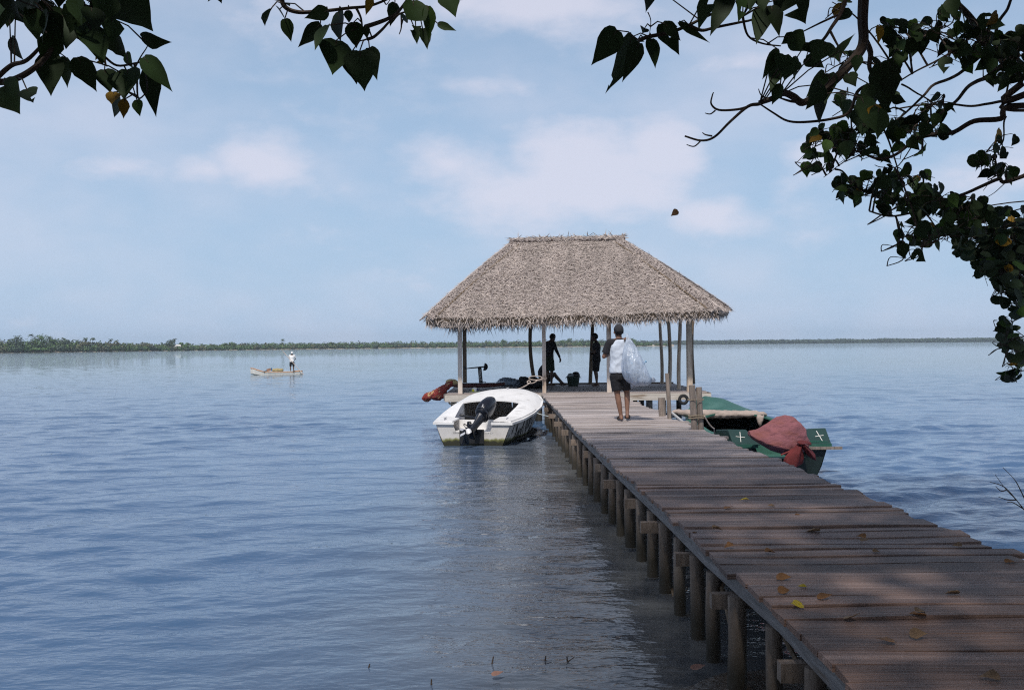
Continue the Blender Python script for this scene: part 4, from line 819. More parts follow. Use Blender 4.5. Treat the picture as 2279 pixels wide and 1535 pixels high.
def body(J, skin, root, vox=.009):
    """one continuous body from the joints J; torso from spine rings, tapering limbs, hands, feet and a face"""
    mb = MB(); sp = J['spine']; fw = J.get('fw', (0, 1, 0))
    mb.loft([ring(c, rx, ry, None if i in (0,) else (Vector(sp[min(i + 1, len(sp) - 1)][0]) - Vector(sp[max(i - 1, 0)][0])), 18, fw) for i, (c, rx, ry) in enumerate(sp)])
    for s in ('l', 'r'):
        sh, el, wr = (Vector(J[k + s]) for k in ('sh', 'el', 'wr')); hp, kn, an, te = (Vector(J[k + s]) for k in ('hp', 'kn', 'an', 'te'))
        k_ = J.get('bulk', 1.0); top = Vector(sp[-2][0])
        mb.caps(top.lerp(sh, .3), sh, .065 * k_, .055 * k_); mb.caps(sh, el, .050 * k_, .038 * k_); mb.caps(el, wr, .038 * k_, .025 * k_)
        hd = J['hd' + s]; hand(mb, wr, hd[0], hd[1], hd[2], hd[3])
        mb.caps(hp, kn, .085 * k_, .053 * k_); mid = kn.lerp(an, .35); back = Vector(J.get('calf', (0, -.012, 0))); mb.caps(kn, mid + back, .052 * k_, .053 * k_); mb.caps(mid + back, an, .052 * k_, .033 * k_); foot(mb, an, te)
    nk = Vector(sp[-1][0]); hc = Vector(J['head']); mb.caps(nk - V(0, 0, .03), nk.lerp(hc, .75), .056, .050)
    w, rot = head(mb, hc, J['face'], J.get('crown', (0, 0, 1)))
    return remeshed(mb, 'body', skin, root, vox, 3), w, rot
def cloth(name, parts, mat, root, vox=.011, amp=.004, sc_=14):
    """one garment from overlapping tapered pieces: ('c', a, b, ra, rb) or ('r', [rings])"""
    mb = MB()
    for p in parts:
        if p[0] == 'c': mb.caps(p[1], p[2], p[3], p[4], 16)
        elif p[0] == 't': mb.tube([p[1], Vector(p[1]).lerp(Vector(p[2]), .5), p[2]], [p[3], (p[3] + p[4]) / 2, p[4]], 18)
        else: mb.loft(p[1])
    return remeshed(mb, name, mat, root, vox, 3, amp, sc_)
def hair_cap(w, rot, root, mat, name='hair', grow=1.09, back=.0, messy=.006, cut=.02):
    mb = MB(); mb.ell(w(0, -.018, .032), (.080 * grow, .100 * grow, .100 * grow), rot, 22, 16); me = mb
    mb.v = [v for v in mb.v]; o = mb.build(name, mat, root, smooth=True)
    b = bmesh.new(); b.from_mesh(o.data); c = w(0, -.018, .032); f = (w(0, 1, 0) - w(0, 0, 0)); u = (w(0, 0, 1) - w(0, 0, 0))
    dl = [v for v in b.verts if (v.co - c).dot(u) < -cut - (.05 + back) * max(0, -(v.co - c).dot(f)) / .1 + .62 * max(0, (v.co - c).dot(f))]; bmesh.ops.delete(b, geom=dl, context='VERTS')
    for v in b.verts: v.co += (v.co - c).normalized() * messy * mnoise.noise(v.co * 40)
    b.to_mesh(o.data); b.free(); o.data.shade_smooth(); md = [('SOLIDIFY', dict(thickness=.012, offset=-1))]; bake(o, md); return o

def walker():
    o = G(1384, 936, DECK); root = thing('person', 'person in white shirt with dark sleeves and black shorts walking away with a plastic bag over one shoulder', 'person', (o.x, o.y, DECK))
    root['label'] = 'person in white shirt and black shorts walking along the jetty with a big clear bag'
    sp = [((-.03, 0, .84), .15, .105), ((-.03, 0, .95), .155, .11), ((-.03, .0, 1.08), .135, .092), ((-.03, .01, 1.24), .158, .108), ((-.035, .01, 1.36), .165, .10), ((-.035, 0, 1.435), .11, .08), ((-.035, 0, 1.47), .055, .055)]
    J = dict(spine=sp, shl=(-.205, 0, 1.40), ell=(-.31, .03, 1.155), wrl=(-.20, .24, 1.19), shr=(.135, .01, 1.40), elr=(.22, .24, 1.33), wrr=(.115, .04, 1.485),
             hdl=((.5, .8, .25), (.8, -.5, .2), 1, .6), hdr=((-.12, -1, .10), (0, 0, -1), -1, 1.15), hpl=(-.115, 0, .86), knl=(-.075, .01, .47), anl=(-.015, -.01, .09), tel=(-.03, .17, .03), hpr=(.06, 0, .86), knr=(.105, .07, .49), anr=(.095, -.03, .165), ter=(.115, .09, .045),
             head=(-.045, .02, 1.595), face=(-.08, 1, -.05))
    b, w, rot = body(J, M['skin'], root)
    white = pm('white_shirt_cloth', (.54, .59, .67), rough=.85, var=.06, scale=6, bump=.25, bscale=10); dark = pm('charcoal_cloth', (.018, .017, .021), rough=.9, var=.2, bump=.2); blk = pm('black_shorts_cloth', (.010, .010, .013), rough=.8, var=.3, bump=.25)
    sh = cloth('shirt', [('r', [ring(c, rx, ry) for c, rx, ry in (((-.03, -.005, .86), .185, .135), ((-.03, -.005, .93), .183, .135), ((-.03, 0, 1.08), .168, .125), ((-.03, .005, 1.24), .180, .13), ((-.035, .005, 1.35), .178, .122), ((-.035, 0, 1.425), .125, .095), ((-.035, 0, 1.465), .075, .072))])], white, root, amp=.016, sc_=6.5)
    sl = cloth('sleeve', [('c', (-.135, 0, 1.395), (-.205, 0, 1.40), .080, .075), ('t', (-.205, 0, 1.405), (-.285, .025, 1.215), .074, .070), ('c', (-.07, -.01, 1.435), (-.16, -.01, 1.41), .045, .06)], dark, sh, amp=.004)
    sr = cloth('sleeve', [('c', (.06, 0, 1.395), (.135, .01, 1.40), .080, .075), ('t', (.135, .01, 1.405), (.20, .18, 1.35), .074, .068)], dark, sh, amp=.004)
    cl = MB(); cl.tube([(-.035 + .080 * math.cos(a), .0 + .076 * math.sin(a), 1.462 - .010 * math.sin(a)) for a in LS(0, 6.283, 22)], .009, 6); cl.build('collar', dark, sh, smooth=True)
    cloth('shorts', [('r', [ring(c, rx, ry) for c, rx, ry in (((-.03, 0, .90), .168, .122), ((-.03, 0, .80), .172, .128), ((-.03, 0, .74), .165, .12))]), ('t', (-.115, 0, .82), (-.080, .005, .545), .102, .092), ('t', (.06, 0, .82), (.10, .055, .56), .102, .090)], blk, root, amp=.006)
    cp = pm('grey_cap_cloth', (.030, .029, .033), rough=.9, var=.15, bump=.2)
    c = hair_cap(w, rot, root, cp, 'cap', 1.13, .02, .002, .0); hair_cap(w, rot, root, M['hair'], 'hair', 1.06, .55, .004, .055)
    pk = MB(); pk.sheet([[w(-.07, .06, .055), w(0, .085, .065), w(.07, .06, .055)], [w(-.05, .14, .045), w(0, .165, .050), w(.05, .14, .045)]], thick=.006); pk.build('peak', cp, c)
    st = MB(); st.tube([w(.092 * math.cos(a), -.02 + .112 * math.sin(a), .012) for a in LS(3.6, 5.8, 12)], .006, 5); st.build('strap', M['hair'], c)
    sand = pm('dark_rubber_sandal', (.022, .018, .016), rough=.7, bump=.1)
    for an, te in ((Vector(J['anl']), Vector(J['tel'])), (Vector(J['anr']), Vector(J['ter']))):
        d = te - an; dh = Vector((d.x, d.y, 0)).normalized(); heel = an - dh * .05; heel.z = an.z - .068; tt = te + dh * .03; tt.z = te.z - .026; s = MB(); sd = dh.cross(V(0, 0, 1)); ln = tt - heel; nn = sd.cross(ln).normalized()
        s.loft([[heel + ln * t + sd * wd * q + nn * zz for q, zz in ((-1, 0), (1, 0), (1, .016), (-1, .016))] for t, wd in ((-.02, .022), (.05, .034), (.3, .034), (.65, .045), (.9, .040), (1.0, .02))]); so = s.build('sandal', sand, root, smooth=False)
        s = MB(); m_ = heel + ln * .68; s.tube([m_ + sd * (.046 * math.cos(a)) + nn * (.012 + .052 * math.sin(a)) for a in LS(0, 3.14, 10)], .010, 6); s.build('strap', sand, so, smooth=True)
    # the clear bag and the bottles in it
    bc = Vector((o.x, o.y, DECK)); wp = lambda x, y, z: bc + V(x, y, z)
    hold = wp(.105, -.055, 1.50); b0 = wp(.30, -.26, .62)
    film = bpy.data.materials.new('clear_plastic_film'); film.use_nodes = True; N = film.node_tree.nodes; L = film.node_tree.links; pb = N['Principled BSDF']; pb.inputs['Base Color'].default_value = (.50, .57, .67, 1); pb.inputs['Roughness'].default_value = .18
    nz = N.new('ShaderNodeTexNoise'); tc = N.new('ShaderNodeTexCoord'); mp = N.new('ShaderNodeMapping'); mp.inputs['Scale'].default_value = (9, 9, 2.2); L.new(tc.outputs['Object'], mp.inputs[0]); L.new(mp.outputs[0], nz.inputs[0]); nz.inputs['Scale'].default_value = 1.5; nz.inputs['Detail'].default_value = 4
    bp = N.new('ShaderNodeBump'); L.new(nz.outputs['Fac'], bp.inputs['Height']); bp.inputs['Strength'].default_value = .9; bp.inputs['Distance'].default_value = .05; L.new(bp.outputs[0], pb.inputs['Normal'])
    tr = N.new('ShaderNodeBsdfTransparent'); tr.inputs[0].default_value = (.93, .95, 1, 1); ms = N.new('ShaderNodeMixShader'); mr = N.new('ShaderNodeMapRange'); L.new(nz.outputs['Fac'], mr.inputs[0]); mr.inputs[1].default_value = .35; mr.inputs[2].default_value = .7; mr.inputs[3].default_value = .42; mr.inputs[4].default_value = .80
    L.new(mr.outputs[0], ms.inputs[0]); L.new(tr.outputs[0], ms.inputs[1]); L.new(pb.outputs[0], ms.inputs[2]); L.new(ms.outputs[0], N['Material Output'].inputs[0])
    ctr = [((.10, -.06, 1.57), .030, .022), ((.105, -.07, 1.50), .018, .016), ((.125, -.15, 1.42), .065, .055), ((.135, -.22, 1.28), .130, .105), ((.165, -.26, 1.10), .190, .15), ((.205, -.27, .92), .235, .175), ((.265, -.26, .76), .245, .18), ((.315, -.25, .67), .20, .15), ((.315, -.24, .635), .09, .07)]
    mb = MB(b0); n = 26; mb.loft([[wp(*c) + V(rx * math.cos(a) * (1 + .06 * math.sin(5 * a + i) + .05 * math.sin(9 * a + 2 * i)), ry * math.sin(a) * (1 + .06 * math.sin(6 * a + i * 2)), .012 * math.sin(4 * a + i)) for a in (2 * math.pi * k / n for k in range(n))] for i, (c, rx, ry) in enumerate(ctr)])
    bag = mb.build('plastic_bag', film, None, smooth='all'); bake(bag, [('SUBSURF', dict(levels=1))]); tag(bag, 'big clear plastic bag of empty bottles slung over the shoulder of the walking person', 'bag')
    tl = MB(b0); tl.sheet([[wp(.47, -.24, .80), wp(.46, -.22, .74), wp(.45, -.2, .69)], [wp(.53, -.25, .79), wp(.55, -.23, .74), wp(.52, -.21, .70)], [wp(.56, -.25, .765), wp(.585, -.23, .73), wp(.565, -.21, .69)]], thick=.004); tl.build('bag_corner', film, bag, smooth='all')
    fp = MB(b0); fp.sheet([[wp(.12, -.20, .86), wp(.22, -.24, .80), wp(.32, -.24, .72)], [wp(.135, -.17, .70), wp(.20, -.2, .68), wp(.30, -.2, .64)], [wp(.15, -.14, .575), wp(.20, -.15, .60), wp(.27, -.16, .63)]], thick=.004); fp.build('bag_fold', film, bag, smooth='all')
    bm_ = bpy.data.materials.new('clear_bottle_plastic'); bm_.use_nodes = True; N = bm_.node_tree.nodes; L = bm_.node_tree.links; pb = N['Principled BSDF']; pb.inputs['Base Color'].default_value = (.42, .56, .72, 1); pb.inputs['Roughness'].default_value = .15; tr = N.new('ShaderNodeBsdfTransparent'); tr.inputs[0].default_value = (.85, .92, .97, 1); ms = N.new('ShaderNodeMixShader'); ms.inputs[0].default_value = .6; L.new(tr.outputs[0], ms.inputs[1]); L.new(pb.outputs[0], ms.inputs[2]); L.new(ms.outputs[0], N['Material Output'].inputs[0])
    first = None; capm = pm('blue_bottle_cap', (.05, .25, .45), rough=.4)
    for k in range(16):
        t = random.random() ** .8; z = .72 + .42 * t; cx_ = .29 - (z - .72) * .24; rx = .17 - .12 * t; p = wp(cx_ + random.uniform(-rx, rx), -.26 + random.uniform(-.09, .09) * (1 - .4 * t), z)
        if first is None:
            first = thing('plastic_bottle', 'empty crumpled clear bottle with a blue cap inside the walker\'s plastic bag', 'bottle', p, 0, 'bottles in the plastic bag')
            q = MB(); q.tube([(0, 0, z_) for z_ in (-.10, -.095, -.03, 0, .03, .07, .095, .11)], [.025, .033, .031, .027, .033, .032, .014, .013], 12); q.build('shell', bm_, first, smooth=True); q = MB(); q.tube([(0, 0, .11), (0, 0, .128)], [.016, .016], 10); q.build('cap', capm, first); r_ = first
        else: r_ = copy_tree(first); r_.location = p
        r_.rotation_euler = (random.uniform(-1.6, 1.6), random.uniform(-1.6, 1.6), random.uniform(0, 6))
walker()

def standing(px, py, D, rz, label, J, shirt, shorts, skin='skin_dk', arm_long=True, zb=None):
    o = P(px, py, D); root = thing('person', label, 'person', (o.x, D, DECK if zb is None else zb), rz)
    b, w, rot = body(J, M[skin], root, .011); return root, w, rot
drk = pm('dark_rash_vest', (.014, .013, .017), rough=.8, var=.2, bump=.15); grn = pm('dark_green_shorts', (.010, .022, .012), rough=.85, var=.25, bump=.2); dsh = pm('near_black_shorts', (.010, .009, .010), rough=.85, var=.25, bump=.2); gry = pm('dark_grey_tee', (.028, .025, .027), rough=.9, var=.2, bump=.2)
def man_a():
    sp = [((0, 0, .86), .155, .11), ((0, 0, .97), .16, .115), ((0, .01, 1.10), .145, .10), ((0, .02, 1.26), .175, .115), ((0, .035, 1.38), .185, .11), ((0, .05, 1.455), .12, .085), ((0, .07, 1.50), .056, .056)]
    J = dict(spine=sp, shl=(-.195, .03, 1.42), ell=(-.245, .06, 1.14), wrl=(-.235, .14, .90), shr=(.195, .03, 1.42), elr=(.26, .10, 1.15), wrr=(.29, .22, .93), hdl=((0, .15, -1), (1, 0, 0), -1, .45), hdr=((.05, .15, -1), (-1, 0, 0), 1, .6), hpl=(-.09, 0, .88), knl=(-.085, .02, .48), anl=(-.10, -.03, .09), tel=(-.13, .14, .03), hpr=(.09, 0, .88), knr=(.085, .04, .48), anr=(.10, .0, .09), ter=(.13, .18, .03), head=(.01, .165, 1.60), face=(.12, 1, -.55), crown=(0, .45, 1), bulk=1.06)
    root, w, rot = standing(1222.5, 859, 32.5, R(-48), 'person in dark top and dark green shorts standing with head bowed beside the green tub', J, None, None)
    sh = cloth('shirt', [('r', [ring(c, rx + .016, ry + .016) for c, rx, ry in sp[1:-1]] ), ('t', (-.195, .03, 1.42), (-.245, .06, 1.16), .064, .052), ('c', (-.1, .04, 1.42), (-.195, .03, 1.42), .07, .066), ('t', (-.245, .06, 1.17), (-.236, .13, .93), .050, .036), ('t', (.195, .03, 1.42), (.26, .10, 1.16), .064, .052), ('c', (.1, .04, 1.42), (.195, .03, 1.42), .07, .066), ('t', (.26, .10, 1.17), (.288, .21, .96), .050, .036)], drk, root, .013)
    cloth('shorts', [('r', [ring((0, 0, z), rx, ry) for z, rx, ry in ((1.0, .172, .126), (.88, .178, .132), (.80, .17, .125))]), ('t', (-.09, 0, .86), (-.087, .02, .52), .106, .10), ('t', (.09, 0, .86), (.087, .035, .52), .106, .10)], grn, root, .013)
    hair_cap(w, rot, root, M['hair'], 'hair', 1.12, .35, .016, .02)
man_a()
def person_b():
    sp = [((0, 0, .86), .155, .115), ((0, -.005, .97), .155, .115), ((0, .0, 1.10), .135, .10), ((0, -.01, 1.26), .155, .115), ((0, -.01, 1.36), .16, .10), ((0, .0, 1.43), .105, .08), ((0, .01, 1.475), .05, .05)]
    J = dict(spine=sp, shl=(-.17, -.01, 1.39), ell=(-.20, .02, 1.12), wrl=(-.06, .19, 1.10), shr=(.17, -.01, 1.39), elr=(.20, .02, 1.12), wrr=(.06, .20, 1.05), hdl=((1, .25, .05), (0, -1, 0), -1, .5), hdr=((-1, .2, .05), (0, -1, 0), 1, .5), hpl=(-.085, 0, .88), knl=(-.08, .03, .48), anl=(-.09, -.03, .09), tel=(-.10, .15, .03), hpr=(.085, 0, .88), knr=(.08, .03, .48), anr=(.085, .02, .09), ter=(.09, .20, .03), head=(0, .07, 1.60), face=(0, 1, -.12), bulk=.97)
    root, w, rot = standing(1328, 860, 32.2, R(72), 'person in dark clothes standing barefoot in profile beside a roof post with folded arms', J, None, None)
    cloth('shirt', [('r', [ring(c, rx + .018, ry + .018) for c, rx, ry in sp[1:-1]]), ('c', (-.09, 0, 1.39), (-.17, -.01, 1.39), .066, .062), ('t', (-.17, -.01, 1.395), (-.193, .01, 1.20), .062, .058), ('c', (.09, 0, 1.39), (.17, -.01, 1.39), .066, .062), ('t', (.17, -.01, 1.395), (.193, .01, 1.20), .062, .058)], gry, root, .013)
    cloth('shorts', [('r', [ring((0, 0, z), rx, ry) for z, rx, ry in ((1.0, .165, .128), (.88, .172, .14), (.80, .165, .13))]), ('t', (-.085, 0, .86), (-.082, .025, .50), .104, .092), ('t', (.085, 0, .86), (.082, .025, .50), .104, .092)], dsh, root, .013)
    hair_cap(w, rot, root, M['hair'], 'hair', 1.16, .5, .014, .02)
person_b()
def person_c():
    sp = [((0, .02, .11), .16, .11), ((0, -.01, .20), .16, .115), ((0, -.05, .34), .145, .10), ((0, -.05, .48), .17, .11), ((0, -.02, .58), .175, .10), ((0, .01, .65), .11, .08), ((0, .03, .69), .054, .054)]
    J = dict(spine=sp, shl=(-.18, -.02, .61), ell=(-.22, .14, .43), wrl=(-.14, .34, .40), shr=(.18, -.02, .61), elr=(.22, .14, .43), wrr=(.14, .34, .40), hdl=((.5, .8, -.2), (0, 0, -1), -1, .5), hdr=((-.5, .8, -.2), (0, 0, -1), 1, .5), hpl=(-.10, .04, .10), knl=(-.13, .40, .40), anl=(-.12, .66, .10), tel=(-.12, .82, .03), hpr=(.10, .04, .10), knr=(.13, .36, .40), anr=(.12, .60, .10), ter=(.12, .76, .03), head=(0, .09, .81), face=(0, 1, -.3), calf=(0, -.01, -.008))
    root, w, rot = standing(1209, 857, 33.0, R(-86), 'person in dark clothes sitting on the platform with raised knees behind the roped post', J, None, None)
    cloth('shirt', [('r', [ring(c, rx + .018, ry + .018) for c, rx, ry in sp[1:-1]]), ('c', (-.09, 0, .61), (-.18, -.02, .61), .066, .062), ('t', (-.18, -.02, .61), (-.21, .10, .48), .06, .055), ('c', (.09, 0, .61), (.18, -.02, .61), .066, .062), ('t', (.18, -.02, .61), (.21, .10, .48), .06, .055)], drk, root, .013)
    cloth('shorts', [('r', [ring((0, .01, z), rx, ry) for z, rx, ry in ((.24, .17, .125), (.14, .18, .14), (.03, .17, .13))]), ('t', (-.10, .04, .11), (-.127, .35, .37), .10, .085), ('t', (.10, .04, .11), (.127, .31, .37), .10, .085)], dsh, root, .013)
    hair_cap(w, rot, root, M['hair'], 'hair', 1.12, .4, .014, .02)
person_c()
def fisher():
    sp = [((0, 0, .74), .15, .105), ((0, 0, .84), .15, .11), ((0, .01, .96), .135, .095), ((0, .02, 1.10), .16, .11), ((0, .03, 1.20), .165, .10), ((0, .04, 1.265), .105, .08), ((0, .05, 1.30), .052, .052)]
    J = dict(spine=sp, shl=(-.18, .03, 1.23), ell=(-.20, .18, 1.02), wrl=(-.06, .34, 1.13), shr=(.18, .03, 1.23), elr=(.27, .12, .98), wrr=(.16, .32, .86), hdl=((.6, .6, .2), (.6, -.6, 0), -1, 1.1), hdr=((-.2, .8, -.2), (-.8, -.2, 0), 1, 1.1), hpl=(-.09, 0, .76), knl=(-.12, .02, .42), anl=(-.12, -.01, .09), tel=(-.14, .16, .03), hpr=(.09, 0, .76), knr=(.12, .03, .42), anr=(.12, .0, .09), ter=(.14, .17, .03), head=(0, .10, 1.41), face=(0, 1, -.2))
    root = thing('person', 'fisherman in white shirt and white cap poling the distant dugout', 'person', FISH, R(10)); b, w, rot = body(J, M['skin_dk'], root, .014)
    wht = pm('bright_white_cloth', (.82, .80, .78), rough=.8, var=.05, bump=.15)
    cloth('shirt', [('r', [ring(c, rx + .03, ry + .03) for c, rx, ry in sp[:-1]]), ('c', (-.1, .03, 1.22), (-.18, .03, 1.23), .075, .07), ('t', (-.18, .03, 1.23), (-.198, .16, 1.05), .07, .07), ('c', (.1, .03, 1.22), (.18, .03, 1.23), .075, .07), ('t', (.18, .03, 1.23), (.25, .10, 1.03), .075, .075)], wht, root, .016)
    cloth('shorts', [('r', [ring((0, 0, z), rx, ry) for z, rx, ry in ((.80, .165, .12), (.70, .17, .125))]), ('t', (-.09, 0, .74), (-.117, .02, .40), .10, .085), ('t', (.09, 0, .74), (.117, .03, .40), .10, .085)], dsh, root, .016)
    hair_cap(w, rot, root, wht, 'cap', 1.15, .05, .002, -.005)
fisher()
# ------------------------------------------------------------------ far shores
M['mangrove_a'] = pm('far_leaves_green', (.080, .135, .045), rough=.8, var=.3, scale=.25, bump=0, island=.35)
M['mangrove_b'] = pm('far_leaves_blue', (.055, .085, .05), rough=.8, var=.3, scale=.12, bump=0, island=.3)
M['olive'] = pm('far_leaves_olive', (.105, .11, .055), rough=.8, var=.3, scale=.3, bump=0, island=.35)
M['brightg'] = pm('far_leaves_bright', (.085, .15, .045), rough=.8, var=.2, scale=.3, bump=0, island=.3)
M['sand'] = pm('pale_sand', (.42, .36, .28), rough=.9, var=.15, scale=.4, bump=.1)
M['trunk_far'] = pm('far_trunk', (.12, .09, .07), rough=.9)
def clump(mb, c, r, n, q, mi=0):
    """leafy crown: facets of about q metres scattered through the volume, thicker near the surface"""
    for _ in range(n):
        d = Vector((random.gauss(0, 1), random.gauss(0, 1), random.gauss(0, 1))).normalized(); rad = random.random() ** .4
        p = Vector(c) + Vector((d.x * r[0], d.y * r[1], d.z * r[2])) * rad; nn = (d + Vector((random.gauss(0, .5), random.gauss(0, .5), random.gauss(.3, .5)))).normalized()
        a = nn.cross(Vector((random.gauss(0, 1), random.gauss(0, 1), random.gauss(0, 1)))).normalized(); b = nn.cross(a); s = q * random.uniform(.6, 1.3)
        mb.add([p + a * s * .5, p + b * s * .42, p - a * s * .5, p - b * s * .38], [(0, 1, 2, 3)], mi)
SH_L = [(-420, 600, 787), (-200, 590, 786.5), (0, 600, 785), (200, 660, 782.5), (400, 740, 780), (600, 820, 777.5), (930, 930, 774), (1200, 960, 772), (1440, 900, 770)]
def shore_pt(px): 
    D = float(np.interp(px, [s[0] for s in SH_L], [s[1] for s in SH_L])); q = P(px, 770, D); return Vector((q.x, D, 0))
def shores():
    mb = MB(); g = []
    for px in LS(-520, 1500, 70):
        q = shore_pt(px); w = 1.0 if px < 1440 else max(.05, (1500 - px) / 60); g.append([(q.x, q.y - 3 + 3 * mnoise.noise((px * .02, 0, 0)), -.3), (q.x, q.y, .16), (q.x, q.y + 6 * w, .6), (q.x, q.y + 60 * w, 1.4), (q.x, q.y + 170 * w, 1.0), (q.x, q.y + 172 * w, -.5)])
    mb.sheet(g); tag(mb.build('near_shore', M['sand'], None, smooth='all'), 'sandy far bank of the lagoon', 'shore', kind='structure')
    mb = MB(); g = []
    for px in LS(1250, 3000, 40):
        q = P(px, 770, 1850 - (px - 1250) * .02); g.append([(q.x, q.y - 4, -.3), (q.x, q.y, .25), (q.x, q.y + 80, .5), (q.x, q.y + 240, .5), (q.x, q.y + 245, -.5)])
    mb.sheet(g); tag(mb.build('far_shore', M['mangrove_b'], None, smooth='all'), 'distant flat bank on the right of the lagoon', 'shore', kind='structure')
    # wooded belts that read as one mass
    mb = MB((-200, 800, 0))
    for px in range(-480, 1490, 6):
        for row in range(3):
            q = shore_pt(px + random.uniform(-5, 5)); h = float(np.interp(px, [-400, 0, 90, 200, 300, 420, 600, 900, 1150, 1300, 1420, 1490], [11, 9.5, 9.5, 8, 7, 5.6, 6.8, 7.2, 7.4, 7.8, 7.2, 3.5])) * random.uniform(.72, 1.02) * (.62 + .19 * row)
            if px > 1400 and row: continue
            w = random.uniform(2.2, 4.5); c = Vector((q.x, q.y + 2 + row * 8 + random.uniform(-1, 3), .2 + h * .48)); clump(mb, c, (w, w, h * .50), 85, 1.3, random.choice((0, 0, 0, 1, 2)))
    tag(mb.build('mangrove_belt', [M['mangrove_a'], M['mangrove_b'], M['olive']], None, fix=False), 'low green belt of mangroves along the far left bank', 'mangroves', kind='stuff')
    mb = MB((900, 1850, 0))
    for px in range(1290, 2600, 3):
        q = P(px, 770, 1860 + random.uniform(0, 60)); h = 9.0 + 1.6 * mnoise.noise((px * .02, 3, 0)) + random.uniform(-.8, .8); w = random.uniform(6, 11); clump(mb, (q.x, q.y, h * .42), (w, w, h * .50), 90, 3.0, 0)
    tag(mb.build('far_woods', [M['mangrove_b']], None, fix=False), 'thin dark line of woods along the distant right bank', 'woods', kind='stuff')
    def tree(px, h, w, mat, label, back=0, group='trees on the far left bank', nm='shore_tree'):
        h *= 1.08
        q = shore_pt(px); b = Vector((q.x, q.y + 10 + back, .8)); r = thing(nm, label, 'tree', b, 0, group)
        t = MB(b); t.tube([b, b + V(.3, 0, h * .35), b + V(.1, 0, h * .7)], [.28, .2, .1], 7); t.build('trunk', M['trunk_far'], r)
        c = MB(b)
        for k in range(7):
            a = random.uniform(0, 6.28); clump(c, b + V(w * .5 * math.cos(a), w * .4 * math.sin(a), h * random.uniform(.42, .86)), (w * .42, w * .42, h * .20), 70, .95)
        c.build('crown', mat, r, fix=False)
    def palm(px, h, label, back=4):
        h *= .98
        q = shore_pt(px); b = Vector((q.x, q.y + 10 + back, .8)); r = thing('palm_tree', label, 'palm', b, 0, 'palms on the far left bank'); t = MB(b); top = b + V(random.uniform(-.6, .6), 0, h); t.tube([b, b.lerp(top, .5) + V(.2, 0, 0), top], [.2, .15, .13], 7); t.build('trunk', M['trunk_far'], r)
        c = MB(b)
        for k in range(15):
            a = 6.28 * k / 15 + random.uniform(-.2, .2); e = random.uniform(-.5, .9); pts = [top + V(math.cos(a) * l * math.cos(e), math.sin(a) * l * math.cos(e), l * math.sin(e) - .22 * l * l) for l in (0, .8, 1.6, 2.3)]; sd = V(-math.sin(a), math.cos(a), 0)
            c.sheet([[p + sd * ww - V(0, 0, ww * .5), p, p - sd * ww - V(0, 0, ww * .5)] for p, ww in zip(pts, (.1, .42, .40, .05))])
        c.build('crown', M['mangrove_b'], r, fix=False)
    tree(20, 9.5, 7, M['mangrove_b'], 'broad dark tree at the left edge of the far bank'); tree(62, 10, 8, M['mangrove_a'], 'tallest spreading tree on the far left bank'); tree(98, 8.6, 6, M['mangrove_a'], 'rounded tree just right of the tallest tree on the far bank', 4)
    tree(132, 7.5, 6, M['mangrove_b'], 'mid-height dark tree on the far bank where the wood starts to drop'); tree(170, 6.5, 6, M['olive'], 'olive tree above the sandy gap on the far bank'); tree(235, 5.2, 6, M['olive'], 'low olive tree between the palms and the pale bush')
    tree(322, 5.0, 6.5, M['olive'], 'pale dry rounded bush at the water edge of the far bank', -6, nm='shore_bush'); tree(366, 7.2, 6, M['mangrove_b'], 'dome-shaped dark tree just left of the small white hut', 0); tree(405, 5.0, 5, M['brightg'], 'bright green bush just right of the small white hut', -5, nm='shore_bush')
    tree(497, 6.6, 7, M['mangrove_a'], 'rounded tree standing above the mangroves behind the dugout prow', 5); tree(1120, 7.2, 6, M['mangrove_a'], 'tree rising above the mangroves left of the shelter post', 4); tree(1262, 7.0, 8, M['mangrove_a'], 'broad mangrove seen through the shelter between two people', 2)
    tree(1405, 6.8, 8, M['brightg'], 'bright mangrove near the right tip of the near bank', 0); tree(70, 2.2, 9, M['brightg'], 'low bright green bush at the sandy foot of the tallest tree', -8, nm='shore_bush')
    palm(44, 10.6, 'tallest palm above the wood on the far left bank'); palm(67, 9.3, 'palm left of the gap in the far wood'); palm(87, 9.4, 'palm right of the gap in the far wood'); palm(168, 8.6, 'left palm of a close pair on the far bank'); palm(185, 8.8, 'right palm of a close pair on the far bank'); palm(228, 7.8, 'lone palm over the lowest part of the wood'); palm(242, 7.0, 'short palm beside the lone palm over the low wood'); palm(374, 8.2, 'palm behind the dome-shaped tree'); palm(621, 7.8, 'solitary palm above the mangroves behind the fisherman'); palm(120, 8.5, 'small palm over the middle of the dark wood')
    q = shore_pt(388); b = Vector((q.x, q.y + 6, .8)); r = thing('hut', 'tiny white hut between two trees on the far bank', 'hut', b, R(20)); m_ = MB(); m_.box((0, 0, 1.1), (4.2, 3, 2.2)); m_.build('wall', M['white_paint'], r); m_ = MB(); m_.loft([[(-2.5, -1.9, 2.2), (2.5, -1.9, 2.2), (2.5, 0, 3.8), (-2.5, 0, 3.8)], [(-2.5, 1.9, 2.21), (2.5, 1.9, 2.21), (2.5, .05, 3.8), (-2.5, .05, 3.8)]]); m_.build('roof', M['white_paint'], r); m_ = MB(); m_.box((-.6, -1.52, .95), (.9, .06, 1.9)); m_.build('door', M['pole'], r)
shores()

